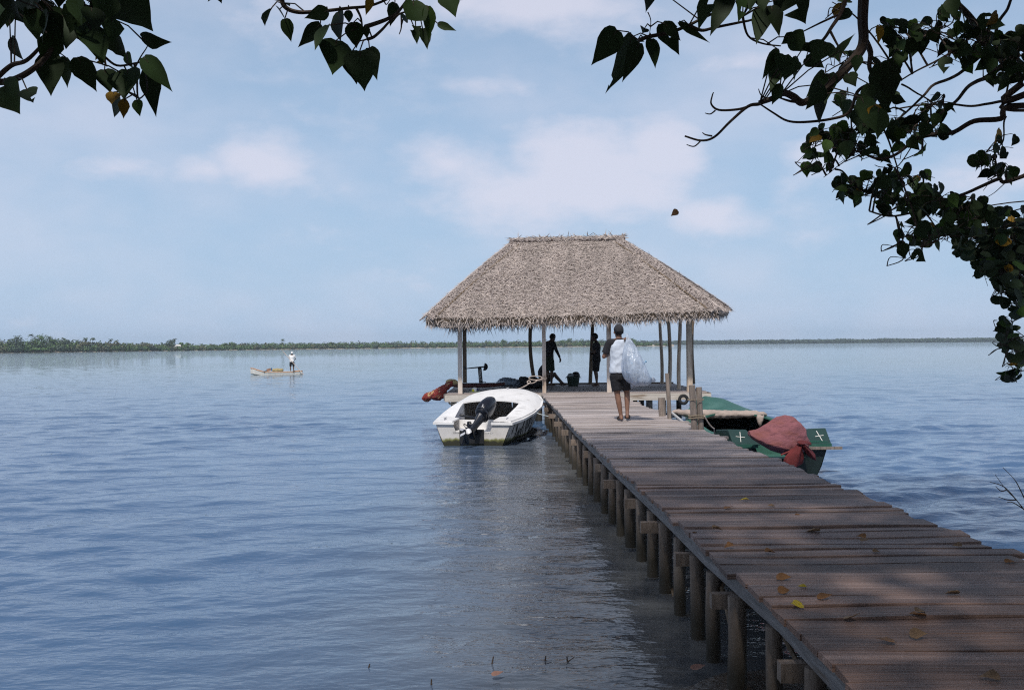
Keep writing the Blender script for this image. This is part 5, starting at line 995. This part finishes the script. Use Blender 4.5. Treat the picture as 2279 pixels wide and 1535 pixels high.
# ------------------------------------------------------------------ leaves
def leafmat(name, col, v=.25, tr=.25): return pm(name, col, rough=.6, var=v, scale=8, bump=.08, island=.4, spec=.22, trans=tr)
M['leaf'] = leafmat('heart_leaf_green', (.020, .040, .012), tr=.08); M['leaf_y'] = leafmat('yellow_leaf', (.30, .17, .02), tr=.25); M['leaf_g'] = leafmat('young_leaf', (.045, .09, .018), tr=.2); M['bark'] = pm('dark_bark', (.062, .045, .036), rough=.9, var=.35, scale=20, bump=.6)
M['mleaf'] = leafmat('mangrove_leaf_green', (.024, .042, .019), tr=.06)
HEART = [(0, .0), (.03, .16), (.09, .33), (.19, .46), (.31, .50), (.45, .45), (.60, .33), (.74, .20), (.86, .095), (.94, .035), (1, 0)]
OVAL = [(0, 0), (.12, .16), (.3, .27), (.5, .30), (.7, .25), (.88, .13), (1, 0)]
def leaf(mb, base, tip, W, nrm, prof=HEART, mi=0, fold=.25, droop=.10, notch=.10, holes=0.0):
    base, tip = Vector(base), Vector(tip); d = tip - base; L_ = d.length; d.normalize(); n = Vector(nrm); n = (n - d * n.dot(d)); n = n.normalized() if n.length > 1e-5 else d.orthogonal(); s = d.cross(n)
    k = len(mb.v); vs = []; tw = random.gauss(0, .25)
    for t, w in prof:
        c = base + d * (L_ * t) - n * (droop * L_ * (t * t)); an = tw * t; s2 = s * math.cos(an) + n * math.sin(an); wl = w * W * random.uniform(.92, 1.06); back = d * (-notch * L_ * max(0, .25 - t) * 2.4 * (w > .02))
        vs += [c - s2 * wl + n * wl * fold + back, c, c + s2 * wl + n * wl * fold * random.uniform(.6, 1.2) + back]
    fs = []
    for i in range(len(prof) - 1):
        for j in (0, 1):
            if holes and random.random() < holes and 0 < i < len(prof) - 3: continue
            fs.append((i * 3 + j, i * 3 + j + 1, (i + 1) * 3 + j + 1, (i + 1) * 3 + j))
    mb.add(vs, fs, mi)
def pxline(pts, D0, D1=None):
    D1 = D1 or D0; n = len(pts) - 1
    return [P(x, y, D0 + (D1 - D0) * i / n) for i, (x, y) in enumerate(pts)]
def smooth_line(pts, k=5):
    out = []; n = len(pts)
    for i in range(n - 1):
        p0, p1, p2, p3 = pts[max(i - 1, 0)], pts[i], pts[i + 1], pts[min(i + 2, n - 1)]
        for t in LS(0, 1, k + 1)[:-1]: out.append(.5 * ((2 * p1) + (p2 - p0) * t + (2 * p0 - 5 * p1 + 4 * p2 - p3) * (t * t) + (3 * p1 - p0 - 3 * p2 + p3) * (t ** 3)))
    return out + [pts[-1]]
TR = Vector((4.3, 3.6, .35))
tree = thing('overhanging_tree', 'dark tree on the right bank whose heart-shaped leaves and twigs hang across the top', 'tree', TR)
tree['label'] = 'dark shore tree with heart-shaped leaves hanging across the top of the view'
SUNW = Vector((0, -1, 0))
def limb(pts, r0, r1, name='limb', wob=.006):
    mb = MB(TR); l = smooth_line(pts); n = len(l); l = [p + Vector((mnoise.noise(p * 9), 0, mnoise.noise(p * 9 + Vector((5, 5, 5))))) * wob for p in l]
    mb.tube(l, [r0 + (r1 - r0) * i / (n - 1) for i in range(n)], 7); return mb
def nfac(): return Vector((random.gauss(0, .55), -1, random.gauss(.1, .55)))
def spray(name, leaves, stems, D, w_ratio=.80, holes=.012):
    """a leafy spray: leaves and stems as traced in the photo, each at its own depth"""
    st = MB(TR)
    lines = [pxline(s[0], D + s[2], D + s[3]) for s in stems]
    for s, l in zip(stems, lines):
        l2 = smooth_line(l); n = len(l2); st.tube(l2, [s[1] * (1 - .55 * i / (n - 1)) for i in range(n)], 6)
    nodes = [q for l in lines for q in smooth_line(l)]
    lf = MB(TR)
    for e in leaves:
        (x0, y0), (x1, y1) = e[0], e[1]; wr = e[2] if len(e) > 2 else w_ratio; mi = e[3] if len(e) > 3 else 0
        dd = D + random.uniform(-.22, .22); a = P(x0, y0, dd); b = P(x1, y1, dd + random.uniform(-.05, .05)); leaf(lf, a, b, (b - a).length * wr, nfac(), mi=mi, holes=holes, fold=random.uniform(.05, .35), droop=random.uniform(.0, .12))
        if nodes:
            q = min(nodes, key=lambda z: (z - a).length)
            if (q - a).length < .35: st.tube([q, q.lerp(a, .5) + Vector((0, 0, .01)), a, a.lerp(b, .15)], [.0022, .0018, .0016, .001], 5)
    s_o = st.build('branch', M['bark'], tree, smooth=True); lf.build('leaves', [M['leaf'], M['leaf_y'], M['leaf_g']], s_o, smooth='all', fix=False)
def c1(x, y): return (x / 4.383, y / 4.383)
def c2(x, y): return (540 + x / 4.22, y / 4.22)
def c3(x, y): return (1280 + x / 4.263, y / 4.263)
def c4(x, y): return (1700 + x / 3.411, y / 3.411)
L1 = [(c1(1060, -120), c1(1490, 290), .95), (c1(1385, 370), c1(1665, 425), .50), (c1(320, 90), c1(372, 410), .75), (c1(110, 370), c1(220, 600), .9), (c1(480, 520), c1(490, 935), .62), (c1(640, 560), c1(655, 865), .6), (c1(760, 560), c1(932, 915), .75), (c1(1020, 680), c1(1075, 905), .95), (c1(1250, 680), c1(1195, 960), .9), (c1(1450, 660), c1(1510, 1135), .42), (c1(1400, 560), c1(1690, 895), .55), (c1(1160, 930), c1(1090, 1150), .75), (c1(1215, 970), c1(1200, 1165), .55, 1), (c1(1335, 975), c1(1357, 1135), .75, 2), (c1(1110, 900), c1(1090, 1010), .6, 1), (c1(30, 810), c1(190, 1115), .85), (c1(260, 870), c1(325, 1005), .7), (c1(860, 240), c1(1015, 610), .62), (c1(690, 190), c1(640, 480), .8), (c1(1090, 340), c1(1250, 590), .95), (c1(950, 540), c1(1050, 660), .7, 1), (c1(90, 120), c1(70, 275), .8), (c1(520, 330), c1(420, 660), .7), (c1(1230, 520), c1(1290, 670), .7, 2), (c1(1090, 180), c1(1100, 420), .8)]
for k in range(26):
    x = random.uniform(20, 1080); y = random.uniform(-160, 160 if x > 300 else 40); a = random.uniform(-.7, .7); l = random.uniform(200, 330); L1.append((c1(x, y), c1(x + l * math.sin(a), y + l * math.cos(a)), .8))
spray('left', L1, [([c1(-60, 800), c1(100, 790), c1(300, 690), c1(480, 520), c1(620, 250), c1(850, 90), c1(1060, -40), c1(1300, -220)], .009, 0, .1), ([c1(-40, 770), c1(110, 640), c1(260, 590), c1(430, 420), c1(600, 230)], .007, .1, .05), ([c1(620, 250), c1(780, 380), c1(1000, 540), c1(1140, 640), c1(1310, 620), c1(1400, 600)], .0045, 0, .05), ([c1(1310, 620), c1(1335, 760), c1(1350, 960), c1(1440, 890)], .0035, 0, 0), ([c1(1310, 680), c1(1370, 560), c1(1440, 445), c1(1400, 400)], .002, 0, 0), ([c1(1060, -40), c1(1080, 120), c1(1140, 260)], .004, 0, 0)], 2.45)
L2 = [(c2(270, 80), c2(195, 240), .85), (c2(350, 85), c2(370, 155), .8), (c2(395, 180), c2(462, 398), .62), (c2(800, 105), c2(585, 168), .60), (c2(730, 225), c2(510, 452), .42), (c2(800, 240), c2(670, 472), .62), (c2(900, 110), c2(915, 400), .55), (c2(880, 380), c2(845, 703), .80), (c2(1045, 210), c2(1070, 460), .75), (c2(1030, 480), c2(1072, 800), .72), (c2(1100, 480), c2(1145, 835), .82), (c2(1190, 450), c2(1252, 740), .5), (c2(1150, 250), c2(1170, 370), .7), (c2(1210, -20), c2(1150, 150), .5, 1), (c2(1430, 30), c2(1390, 245), .42), (c2(1600, 10), c2(1640, 330), .75), (c2(1740, 60), c2(1760, 390), .48, 2), (c2(1620, 280), c2(1640, 418), .55), (c2(1690, 270), c2(1737, 468), .55), (c2(1900, -60), c2(2008, 155), .9), (c2(1835, 225), c2(2010, 292), .42), (c2(1980, -60), c2(2118, 15), .5), (c2(400, 30), c2(445, 55), .5), (c2(990, 100), c2(1000, 230), .5), (c2(1540, 150), c2(1510, 200), .6), (c2(1630, 330), c2(1570, 280), .6), (c2(-270, -60), c2(-330, 20), .5), (c2(-240, -80), c2(-195, 40), .6)]
spray('centre', L2, [([c2(370, -60), c2(375, 30), c2(430, 90), c2(530, 117), c2(640, 115), c2(820, 100), c2(1000, 78), c2(1180, 60), c2(1330, 8), c2(1480, -70)], .0065, 0, .1), ([c2(1150, 255), c2(1300, 205), c2(1390, 165), c2(1460, 115), c2(1560, -20), c2(1600, -90)], .0062, 0, .1), ([c2(1165, 370), c2(1230, 350), c2(1310, 280), c2(1380, 205), c2(1480, 130), c2(1570, 110)], .0045, 0, 0), ([c2(1070, 82), c2(1110, 170), c2(1125, 270)], .0042, 0, 0), ([c2(1490, 140), c2(1490, 260), c2(1470, 325)], .0025, 0, 0), ([c2(1330, 15), c2(1350, 45), c2(1385, 0)], .002, 0, 0)], 2.5)
L3 = [(c3(680, -120), c3(690, 118), .95), (c3(400, 290), c3(155, 622), .62), (c3(545, 350), c3(312, 893), .46), (c3(610, 410), c3(445, 785), .42), (c3(720, 370), c3(772, 642), .55), (c3(820, 225), c3(992, 525), .62), (c3(850, 225), c3(1012, 390), .55), (c3(985, 212), c3(1282, 412), .20), (c3(1290, -60), c3(1165, 268), .48), (c3(1460, -60), c3(1278, 348), .42), (c3(1600, -60), c3(1558, 212), .62), (c3(1790, 60), c3(1730, 408), .52), (c3(1860, 60), c3(1947, 350), .55), (c3(2060, -40), c3(2180, 228), .9), (c3(1760, -60), c3(1790, 110), .9), (c3(1700, -40), c3(1650, 110), .5), (c3(1960, -80), c3(1900, 120), .8), (c3(660, 270), c3(640, 310), .7), (c3(600, 370), c3(660, 400), .6), (c3(1190, 180), c3(1160, 265), .6)]
L3 += [(c4(240, 260), c4(130, 340), .8), (c4(320, 330), c4(360, 410), .8), (c4(190, 280), c4(330, 390), 1.0), (c4(90, 380), c4(0, 610), .55), (c4(160, 420), c4(40, 690), .5), (c4(170, 430), c4(170, 600), .9), (c4(230, 430), c4(235, 625), .75), (c4(100, 370), c4(75, 480), .6), (c4(470, 320), c4(380, 480), 1.0), (c4(560, 400), c4(695, 240), .42), (c4(320, 440), c4(460, 510), .8), (c4(460, 560), c4(330, 740), .65), (c4(400, 680), c4(425, 950), .75), (c4(440, 640), c4(330, 830), .6), (c4(500, 560), c4(460, 790), .62), (c4(880, 480), c4(960, 860), .72), (c4(960, 480), c4(930, 720), .75), (c4(800, 640), c4(770, 860), .5), (c4(870, 820), c4(880, 1050), .8), (c4(740, 740), c4(860, 1020), .5), (c4(720, 420), c4(690, 560), .75), (c4(620, 480), c4(540, 620), .7), (c4(640, 560), c4(700, 660), .7), (c4(130, 640), c4(60, 800), .5), (c4(880, 190), c4(880, 330), .45, 1)]
spray('right', L3, [([c3(600, 385), c3(700, 350), c3(900, 310), c3(1080, 240), c3(1180, 190), c3(1360, 100), c3(1500, -20), c3(1620, -120)], .0065, 0, .1), ([c3(1080, 242), c3(1200, 290), c3(1330, 262), c3(1560, 215), c3(1700, 180), c3(1900, 60), c3(2000, -60)], .0052, 0, .1), ([c3(1590, 160), c3(1640, 340), c3(1780, 415), c3(1950, 438)], .004, 0, .1), ([c3(690, 118), c3(718, 200), c3(705, 330)], .0018, 0, 0), ([c4(760, -60), c4(750, 150), c4(757, 300), c4(730, 390), c4(640, 500), c4(560, 590), c4(430, 700), c4(300, 780), c4(225, 735), c4(150, 708), c4(60, 750), c4(-30, 780)], .017, .2, .0), ([c4(765, 300), c4(810, 400), c4(803, 520), c4(870, 640)], .010, .2, .2), ([c4(630, -40), c4(590, 90), c4(520, 200), c4(430, 320), c4(300, 330)], .007, .1, .1), ([c4(560, 115), c4(420, 180), c4(280, 250)], .004, .1, .1), ([c4(505, 240), c4(570, 360), c4(620, 420)], .004, .1, .1)], 2.75)
# bare twigs
bt = MB(TR)
for pts, r in (([(1740, 216), (1725, 215), (1692, 231), (1665, 237), (1625, 271), (1590, 305), (1560, 313), (1524, 303)], .007), ([(1665, 238), (1640, 244), (1600, 245), (1583, 232), (1585, 214), (1588, 206)], .0045), ([(1592, 246), (1581, 254), (1569, 252)], .003), ([(1560, 313), (1545, 326), (1528, 322)], .003), ([(1585, 303), (1570, 300), (1563, 295)], .003), ([(1930, 190), (1908, 205), (1890, 250), (1850, 265), (1790, 272), (1752, 269), (1722, 252), (1690, 231)], .006), ([(1715, 222), (1695, 213), (1688, 198)], .003), ([(1790, 226), (1762, 226), (1738, 219)], .006)):
    l = smooth_line(pxline(pts, 3.0)); n = len(l); bt.tube(l, [r * (1 - .6 * i / (n - 1)) for i in range(n)], 6)
bt.build('bare_twigs', M['bark'], tree, smooth=True)
# the right hand limbs and their smaller, farther leaves
LIMBS = [([c4(1400, -40), c4(1530, 90), c4(1620, 200), c4(1750, 290), c4(1960, 350), c4(2300, 600)], .028, .05), ([c4(1960, 520), c4(1700, 590), c4(1580, 640), c4(1480, 740), c4(1330, 870), c4(1200, 960)], .032, .010), ([c4(1960, 800), c4(1800, 905), c4(1600, 920), c4(1450, 1000), c4(1300, 1020), c4(1150, 1060), c4(1000, 1180), c4(870, 1205), c4(700, 1150), c4(520, 1120)], .034, .006), ([c4(1900, 840), c4(1830, 772), c4(1700, 785), c4(1580, 805), c4(1400, 790), c4(1200, 800), c4(1000, 830)], .020, .007), ([c4(1640, 430), c4(1480, 560), c4(1300, 640), c4(1200, 740), c4(1050, 880), c4(900, 960)], .020, .007), ([c4(1500, 340), c4(1420, 400), c4(1200, 520), c4(1050, 610)], .012, .006), ([c4(1960, 1340), c4(1780, 1360), c4(1650, 1420), c4(1450, 1500), c4(1280, 1560), c4(1000, 1640), c4(800, 1600)], .026, .008), ([c4(1760, 300), c4(1780, 180), c4(1850, 60), c4(1900, -60)], .02, .012), ([c4(1880, 760), c4(1960, 640)], .03, .03), ([c4(1050, 640), c4(1200, 730), c4(1320, 800)], .010, .006), ([c4(680, 1160), c4(600, 1240), c4(450, 1345)], .008, .003), ([c4(1150, 1060), c4(1020, 1260), c4(900, 1270), c4(840, 1250)], .006, .003), ([c4(1840, 1380), c4(1740, 1470), c4(1640, 1530)], .005, .002)]
SD = 5.4
limb_nodes = []
for i, (pts, r0, r1) in enumerate(LIMBS):
    l = pxline(pts, SD + .4 * math.sin(i * 2.1), SD + .4 * math.sin(i * 2.1 + 1)); limb_nodes += smooth_line(l); l = ([Vector((4.1, 4.6, 2.6 + .15 * i)), l[0].lerp(Vector((4.1, 4.6, 2.6 + .15 * i)), .5) + Vector((0, 0, .1))] + l) if pts[0][0] > 2240 else l; limb(l, r0 * .54, r1 * .6).build('limb', M['bark'], tree, smooth=True)
def scatter(name, blobs, size, D, mats, prof=HEART, wr=.78, parent=None, off=TR, hang=1.0, stemr=.0022, twist=.75, dens=.62):
    lf = MB(off); tw = MB(off)
    for (x, y, rx, ry, n) in blobs:
        hub = P(x, y, D + random.uniform(-.3, .3)); near = min(limb_nodes, key=lambda z: (z - hub).length); mid = near.lerp(hub, .5) + Vector((0, 0, .04)); tl = smooth_line([near, mid, hub, hub + Vector((-.1, 0, -.05))]) ; tw.tube(tl, [.006 - .0035 * i / (len(tl) - 1) for i in range(len(tl))], 5); sub = tl
        for k in range(max(3, n // 4)):
            e = P(x + random.gauss(0, rx * .55), y + random.gauss(0, ry * .55), D + random.uniform(-.35, .35)); q = random.choice(tl[len(tl) // 2:]); s2 = smooth_line([q, q.lerp(e, .5) + Vector((random.gauss(0, .03), 0, .03)), e], 4); tw.tube(s2, [.0035 - .002 * i / (len(s2) - 1) for i in range(len(s2))], 5); sub = sub + s2
        for _ in range(int(n * dens)):
            r = math.sqrt(random.random()); a = random.uniform(0, 6.28); c = P(x + rx * r * math.cos(a), y + ry * r * math.sin(a), D + random.uniform(-.45, .45)); L_ = size * random.uniform(.65, 1.2); an = random.gauss(0, twist)
            d = Vector((math.sin(an), random.gauss(0, .45), -math.cos(an) * hang + random.gauss(0, .25))).normalized(); b0 = c - d * L_ * .5; mi = random.choices((0, 1, 2), (86, 2, 12))[0]
            leaf(lf, b0, c + d * L_ * .5, L_ * wr, Vector((random.gauss(0, .8), -1, random.gauss(.2, .7))), prof, mi, fold=random.uniform(0, .4), droop=random.uniform(0, .12), holes=.008)
            q = min(random.sample(sub, min(len(sub), 14)), key=lambda z: (z - b0).length)
            if (q - b0).length < .45: tw.tube([q, q.lerp(b0, .6) + Vector((0, 0, .01)), b0], [stemr, stemr * .8, stemr * .6], 4)
    t = tw.build('twigs', M['bark'], parent or tree, fix=False); lf.build('leaves', mats, t, smooth='all', fix=False)
LM = [M['leaf'], M['leaf_y'], M['leaf_g']]
scatter('upper', [(1880, 140, 30, 30, 8), (2060, 80, 95, 40, 40), (1990, 60, 30, 30, 12), (2120, 50, 40, 35, 14), (2185, 100, 70, 60, 70), (2230, 150, 50, 40, 40), (2265, 120, 40, 60, 40), (1985, 130, 40, 30, 10), (2020, 120, 40, 25, 12), (2110, 130, 50, 25, 10), (1880, 20, 25, 20, 6)], .092, SD - .2, LM)
scatter('middle', [(1890, 305, 80, 30, 46), (1830, 320, 35, 35, 18), (1805, 370, 18, 32, 10), (1845, 370, 10, 8, 2), (1960, 260, 60, 60, 40), (2030, 290, 80, 35, 36), (1920, 340, 90, 20, 26), (1890, 240, 30, 40, 14), (2070, 240, 40, 30, 8), (2090, 290, 25, 15, 6), (2100, 220, 60, 40, 6), (2050, 335, 8, 18, 2), (2230, 320, 30, 25, 6)], .092, SD, LM)
scatter('lower', [(1900, 425, 45, 28, 32), (1950, 420, 50, 35, 30), (2000, 400, 45, 28, 22), (2050, 395, 30, 15, 7), (2020, 450, 60, 30, 30), (2080, 450, 60, 35, 40), (2140, 480, 70, 40, 50), (2210, 350, 45, 50, 26), (2240, 380, 25, 25, 10), (2040, 510, 45, 35, 26), (1970, 480, 20, 15, 6), (2090, 530, 60, 30, 30), (2013, 572, 9, 12, 2), (2052, 562, 8, 18, 2), (2000, 540, 12, 18, 4), (1960, 410, 12, 10, 2)], .086, SD + .1, LM)
# trunk and the crown overhead that shades the near end of the jetty
tk = MB(TR); tk.tube(smooth_line([Vector((4.45, 3.5, -.1)), Vector((4.3, 3.6, 1.0)), Vector((4.15, 4.1, 2.3)), Vector((4.1, 4.6, 3.3)), Vector((3.6, 4.3, 4.6)), Vector((3.0, 3.2, 5.6))]), [.24 - .006 * i for i in range(26)], 12); tk.build('trunk', M['bark'], tree, smooth=True)
for a, b, c in (((4.1, 4.6, 3.2), (3.7, 5.1, 3.5), (3.1, 5.35, 3.6)), ((4.1, 4.5, 3.0), (3.6, 5.2, 3.0), (2.9, 5.4, 2.9)), ((4.1, 4.6, 3.4), (1.8, 5.6, 5.2), (-1.6, 5.5, 5.6)), ((3.6, 4.3, 4.6), (1.0, 3.0, 5.0), (-2.4, 2.6, 5.0)), ((3.3, 3.8, 5.1), (3.4, 7.0, 6.3), (2.4, 9.5, 7.2)), ((3.2, 3.5, 5.4), (1.5, .5, 6.0), (-1.0, -2.5, 6.2)), ((1.0, 3.0, 5.0), (.4, 2.6, 4.1), (.1, 2.6, 3.35)), ((-1.0, 2.7, 5.0), (-1.4, 2.5, 4.0), (-1.5, 2.5, 3.3)), ((2.5, 3.6, 4.9), (1.6, 2.9, 4.0), (1.0, 2.9, 3.4)), ((4.1, 4.6, 3.3), (3.4, 5.0, 4.2), (2.6, 5.4, 4.4))):
    limb([Vector(a), Vector(b), Vector(c)], .075, .02).build('limb', M['bark'], tree, smooth=True)
def canopy():
    mb = MB(TR); n = 0
    while n < 30000:
        y = random.uniform(-5.5, 11.0); x = random.uniform(-5.5, 7.0); lo = CZ + max(.9, .385 * max(y, 0) + .28) + .15 * mnoise.noise((x, y, 0)); z = lo + random.random() ** 1.4 * (1.9 - .06 * max(0, y))
        dens = .95 + .6 * mnoise.noise((x * .7, y * .7, 2)) - max(0, (y - 9) / 4) - (2.0 if x < -.7 + .5 * mnoise.noise((x, y, 7)) and y > 2.3 else 0)
        if random.random() > dens: n += 1; continue
        c = Vector((x, y, z)); L_ = random.uniform(.16, .27); d = Vector((random.gauss(0, .6), random.gauss(0, .6), random.gauss(-.55, .4))).normalized(); leaf(mb, c - d * L_ / 2, c + d * L_ / 2, L_ * .85, Vector((random.gauss(0, .6), random.gauss(0, .6), 1)), [HEART[0], HEART[3], HEART[5], HEART[8], HEART[10]], 0); n += 1
    mb.build('crown', LM, tree, smooth='all', fix=False)
canopy()

# mangrove bush at the right edge
MG = Vector((4.55, 6.9, 0)); mg = thing('mangrove_bush', 'dense dark mangrove bush with small oval leaves at the right edge below the branches', 'bush', MG)
mt_ = MB(MG); 
for a in ((0, 0), (.25, .2), (-.2, .3)): mt_.tube(smooth_line([MG + V(a[0], a[1], -.2), MG + V(a[0] * .6, 0, 1.2), MG + V(-.15 + a[0], 0, 2.4), MG + V(-.55 + a[0], 0, 3.2)]), [.06 - .002 * i for i in range(16)], 8)
mt_.build('trunk', M['bark'], mg, smooth=True)
limb_nodes = [MG + V(-.6 + .3 * random.random(), 0, z) for z in LS(1.4, 3.4, 24)]
scatter('mangrove', [(2140, 470, 45, 25, 34), (2190, 490, 55, 35, 80), (2240, 520, 45, 50, 110), (2170, 540, 50, 35, 80), (2215, 580, 45, 40, 100), (2250, 610, 35, 45, 100), (2195, 600, 20, 22, 18), (2235, 650, 25, 25, 28), (2265, 670, 20, 40, 40), (2250, 755, 26, 45, 40), (2240, 722, 15, 15, 6), (2262, 800, 18, 45, 34), (2230, 775, 10, 12, 5), (2245, 830, 14, 14, 7), (2272, 560, 20, 120, 110)], .105, 7.0, [M['mleaf'], M['leaf_y'], M['leaf_g']], OVAL, 1.15, mg, MG, .25, .0018, 1.5, .55)
# dead twigs standing in the water at the right edge
DT = Vector((3.75, 7.3, 0)); dt = MB(DT)
base = Vector((4.0, 7.2, -.1))
for pts in ([(2300, 1160), (2262, 1112), (2240, 1090), (2215, 1056)], [(2262, 1112), (2235, 1083), (2203, 1072)], [(2290, 1130), (2265, 1078), (2252, 1060), (2232, 1040)], [(2262, 1112), (2243, 1112), (2222, 1105)], [(2290, 1140), (2255, 1118), (2240, 1118)], [(2240, 1090), (2228, 1092), (2216, 1082)]):
    l = pxline(pts, 7.1); dt.tube(smooth_line(l), [.005 - .0003 * min(10, i) for i in range(len(smooth_line(l)))], 5)
l = [base, P(2300, 1160, 7.1)]; dt.tube(l, [.02, .012], 6); l = [base, P(2295, 1100, 7.1)]; dt.tube(l, [.02, .012], 6)
tag(dt.build('dead_branch', M['bark'], None), 'dead bare branch sticking out of the water at the right edge', 'branch')

# ------------------------------------------------------------------ fallen leaves
M['dry'] = pm('dry_brown_leaf', (.22, .105, .04), rough=.75, var=.35, scale=20, bump=.3, island=.25); M['fall_y'] = pm('fallen_yellow_leaf', (.55, .40, .02), rough=.6, var=.2, scale=15, bump=.2); M['pale_dry'] = pm('pale_dry_leaf', (.24, .15, .085), rough=.8, var=.3, scale=20, bump=.3)
FALL = [(1656, 1109, .10, 'fall_y', 'yellow fallen leaf farthest out on the jetty planks'), (1622, 1127, .11, 'dry', 'curled brown leaf to the left of the farthest yellow leaf'), (1716, 1122, .08, 'pale_dry', 'small pale dry leaf just right of the farthest yellow leaf'), (1776, 1141, .06, 'dry', 'tiny brown leaf a step nearer than the farthest yellow leaf'), (1545, 1181, .05, 'dry', 'tiny dark crumpled leaf close to the left jetty edge'), (1597, 1176, .11, 'pale_dry', 'pale curled leaf lying near the left jetty edge'), (1808, 1178, .15, 'pale_dry', 'long flat pale leaf lying along a plank gap at mid-width'), (1715, 1225, .10, 'dry', 'brown leaf at mid-width just past a plank gap'), (1917, 1190, .09, 'dry', 'brown leaf on top of another leaf near the right jetty edge'), (1926, 1198, .10, 'pale_dry', 'pale leaf tucked under a brown leaf near the right edge'), (1622, 1214, .10, 'dry', 'orange-brown upright leaf near the left jetty edge'), (1951, 1223, .07, 'pale_dry', 'small pale leaf just nearer than the overlapping pair'), (2130, 1210, .08, 'pale_dry', 'pale leaf lying right at the right jetty edge'), (1745, 1283, .12, 'dry', 'large curled brown leaf beside the small bright yellow leaf'), (1785, 1300, .07, 'fall_y', 'small bright yellow leaf on a dark plank edge'), (1836, 1326, .11, 'dry', 'brown cupped leaf right of the big yellow leaf'), (1772, 1344, .11, 'fall_y', 'biggest bright yellow leaf standing up on the near planks'), (1897, 1371, .11, 'pale_dry', 'boat-shaped brown leaf in the middle of the near planks'), (2040, 1365, .12, 'dry', 'wide brown leaf toward the right of the near planks'), (2050, 1357, .09, 'pale_dry', 'pale leaf leaning on the wide brown leaf'), (1970, 1420, .12, 'dry', 'mottled brown leaf on the near bluish plank'), (2045, 1410, .11, 'pale_dry', 'yellowish-brown leaf just above the near bluish plank'), (2118, 1315, .11, 'pale_dry', 'flat grey-brown leaf below the dark plank on the right'), (1745, 1312, .10, 'dry', 'dark flattened leaf between two plank edges on the left'), (2200, 1500, .12, 'pale_dry', 'large blurred pale leaf at the near right corner of the deck'), (2250, 1246, .10, 'dry', 'brown leaf in the far right corner beside the jetty edge')]
for i, (px, py, L_, mt, lab) in enumerate(FALL):
    q = G(px, py, DECK + .02); mb = MB(q); a = random.uniform(-.5, .5) + (0 if i % 2 else math.pi); d = V(math.cos(a), math.sin(a) * .8, random.uniform(.0, .18)).normalized()
    L_ *= .72; leaf(mb, q - d * L_ / 2 + V(0, 0, .012), q + d * L_ / 2 + V(0, 0, .012), L_ * .8, V(random.gauss(0, .3), random.gauss(-.35, .3), 1), fold=random.uniform(.15, .7), droop=random.uniform(-.25, .25), mi=0)
    lo = min(v[2] for v in mb.v); mb.v = [(v[0], v[1], v[2] - lo + .001) for v in mb.v]
    o = mb.build('fallen_leaf', M[mt], None, smooth='all'); o.location = (q.x, q.y, DECK + .006); bake(o, [('SOLIDIFY', dict(thickness=.0012))]); tag(o, lab, 'leaf', 'fallen leaves on the jetty')
q = P(1502, 474, 9.5); mb = MB(q); leaf(mb, q + V(.03, 0, .02), q + V(-.04, .01, -.025), .07, V(.3, -1, .4), fold=.5, droop=.3); o = mb.build('falling_leaf', M['dry'], None, smooth='all'); bake(o, [('SOLIDIFY', dict(thickness=.001))]); tag(o, 'single curled brown leaf drifting down through the air above the roof', 'leaf')
# debris in the shallows
for px, py, h, lab in ((1095, 1476, .05, 'stubby dark stick poking out of the shallows, thickest of the sticks'), (1213, 1470, .035, 'short dark stick in the shallows between the thick stick and the jetty'), (1263, 1472, .035, 'small forked stick in the shallows nearest to the jetty'), (820, 1486, .03, 'small dark stick poking out of the shallows farthest left'), (960, 1521, .03, 'low stick tip at the bottom edge of the water')):
    q = G(px, py, 0.0); mb = MB(q); mb.tube([q + V(.004, 0, -.25), q + V(0, 0, 0), q + V(random.uniform(-.012, .012), 0, h)], [.007, .006, .004], 6)
    if 'forked' in lab: mb.tube([q, q + V(.05, 0, h)], [.004, .003], 6)
    tag(mb.build('stick', M['bark'], None), lab, 'stick', 'sticks in the shallows')
for px, py, L_, lab in ((1108, 1501, .08, 'pinkish dead leaf floating in the shallows'), (1555, 1487, .10, 'reddish dead leaf on the mud under the jetty')):
    q = G(px, py, .03 if px < 1200 else .05); mb = MB(q); leaf(mb, q - V(L_ / 2, 0, 0), q + V(L_ / 2, .02, .01), L_ * .7, V(0, -.2, 1), fold=.2, droop=-.1); o = mb.build('dead_leaf', pm('pink_dead_leaf', (.24, .13, .10), rough=.7, var=.3), None, smooth='all'); tag(o, lab, 'leaf')

# ------------------------------------------------------------------ humid air over the lagoon
def air():
    mb = MB(); mb.box((100, 1000, 11.5), (5200, 2400, 31))
    m = bpy.data.materials.new('humid_air'); m.use_nodes = True; N = m.node_tree.nodes; N.remove(N['Principled BSDF']); v = N.new('ShaderNodeVolumePrincipled'); v.inputs['Color'].default_value = (.80, .90, 1, 1); v.inputs['Density'].default_value = .00021; v.inputs['Anisotropy'].default_value = .2
    m.node_tree.links.new(v.outputs[0], N['Material Output'].inputs['Volume']); o = mb.build('haze', m); tag(o, 'pale humid haze over the lagoon', 'haze', kind='stuff')
air()
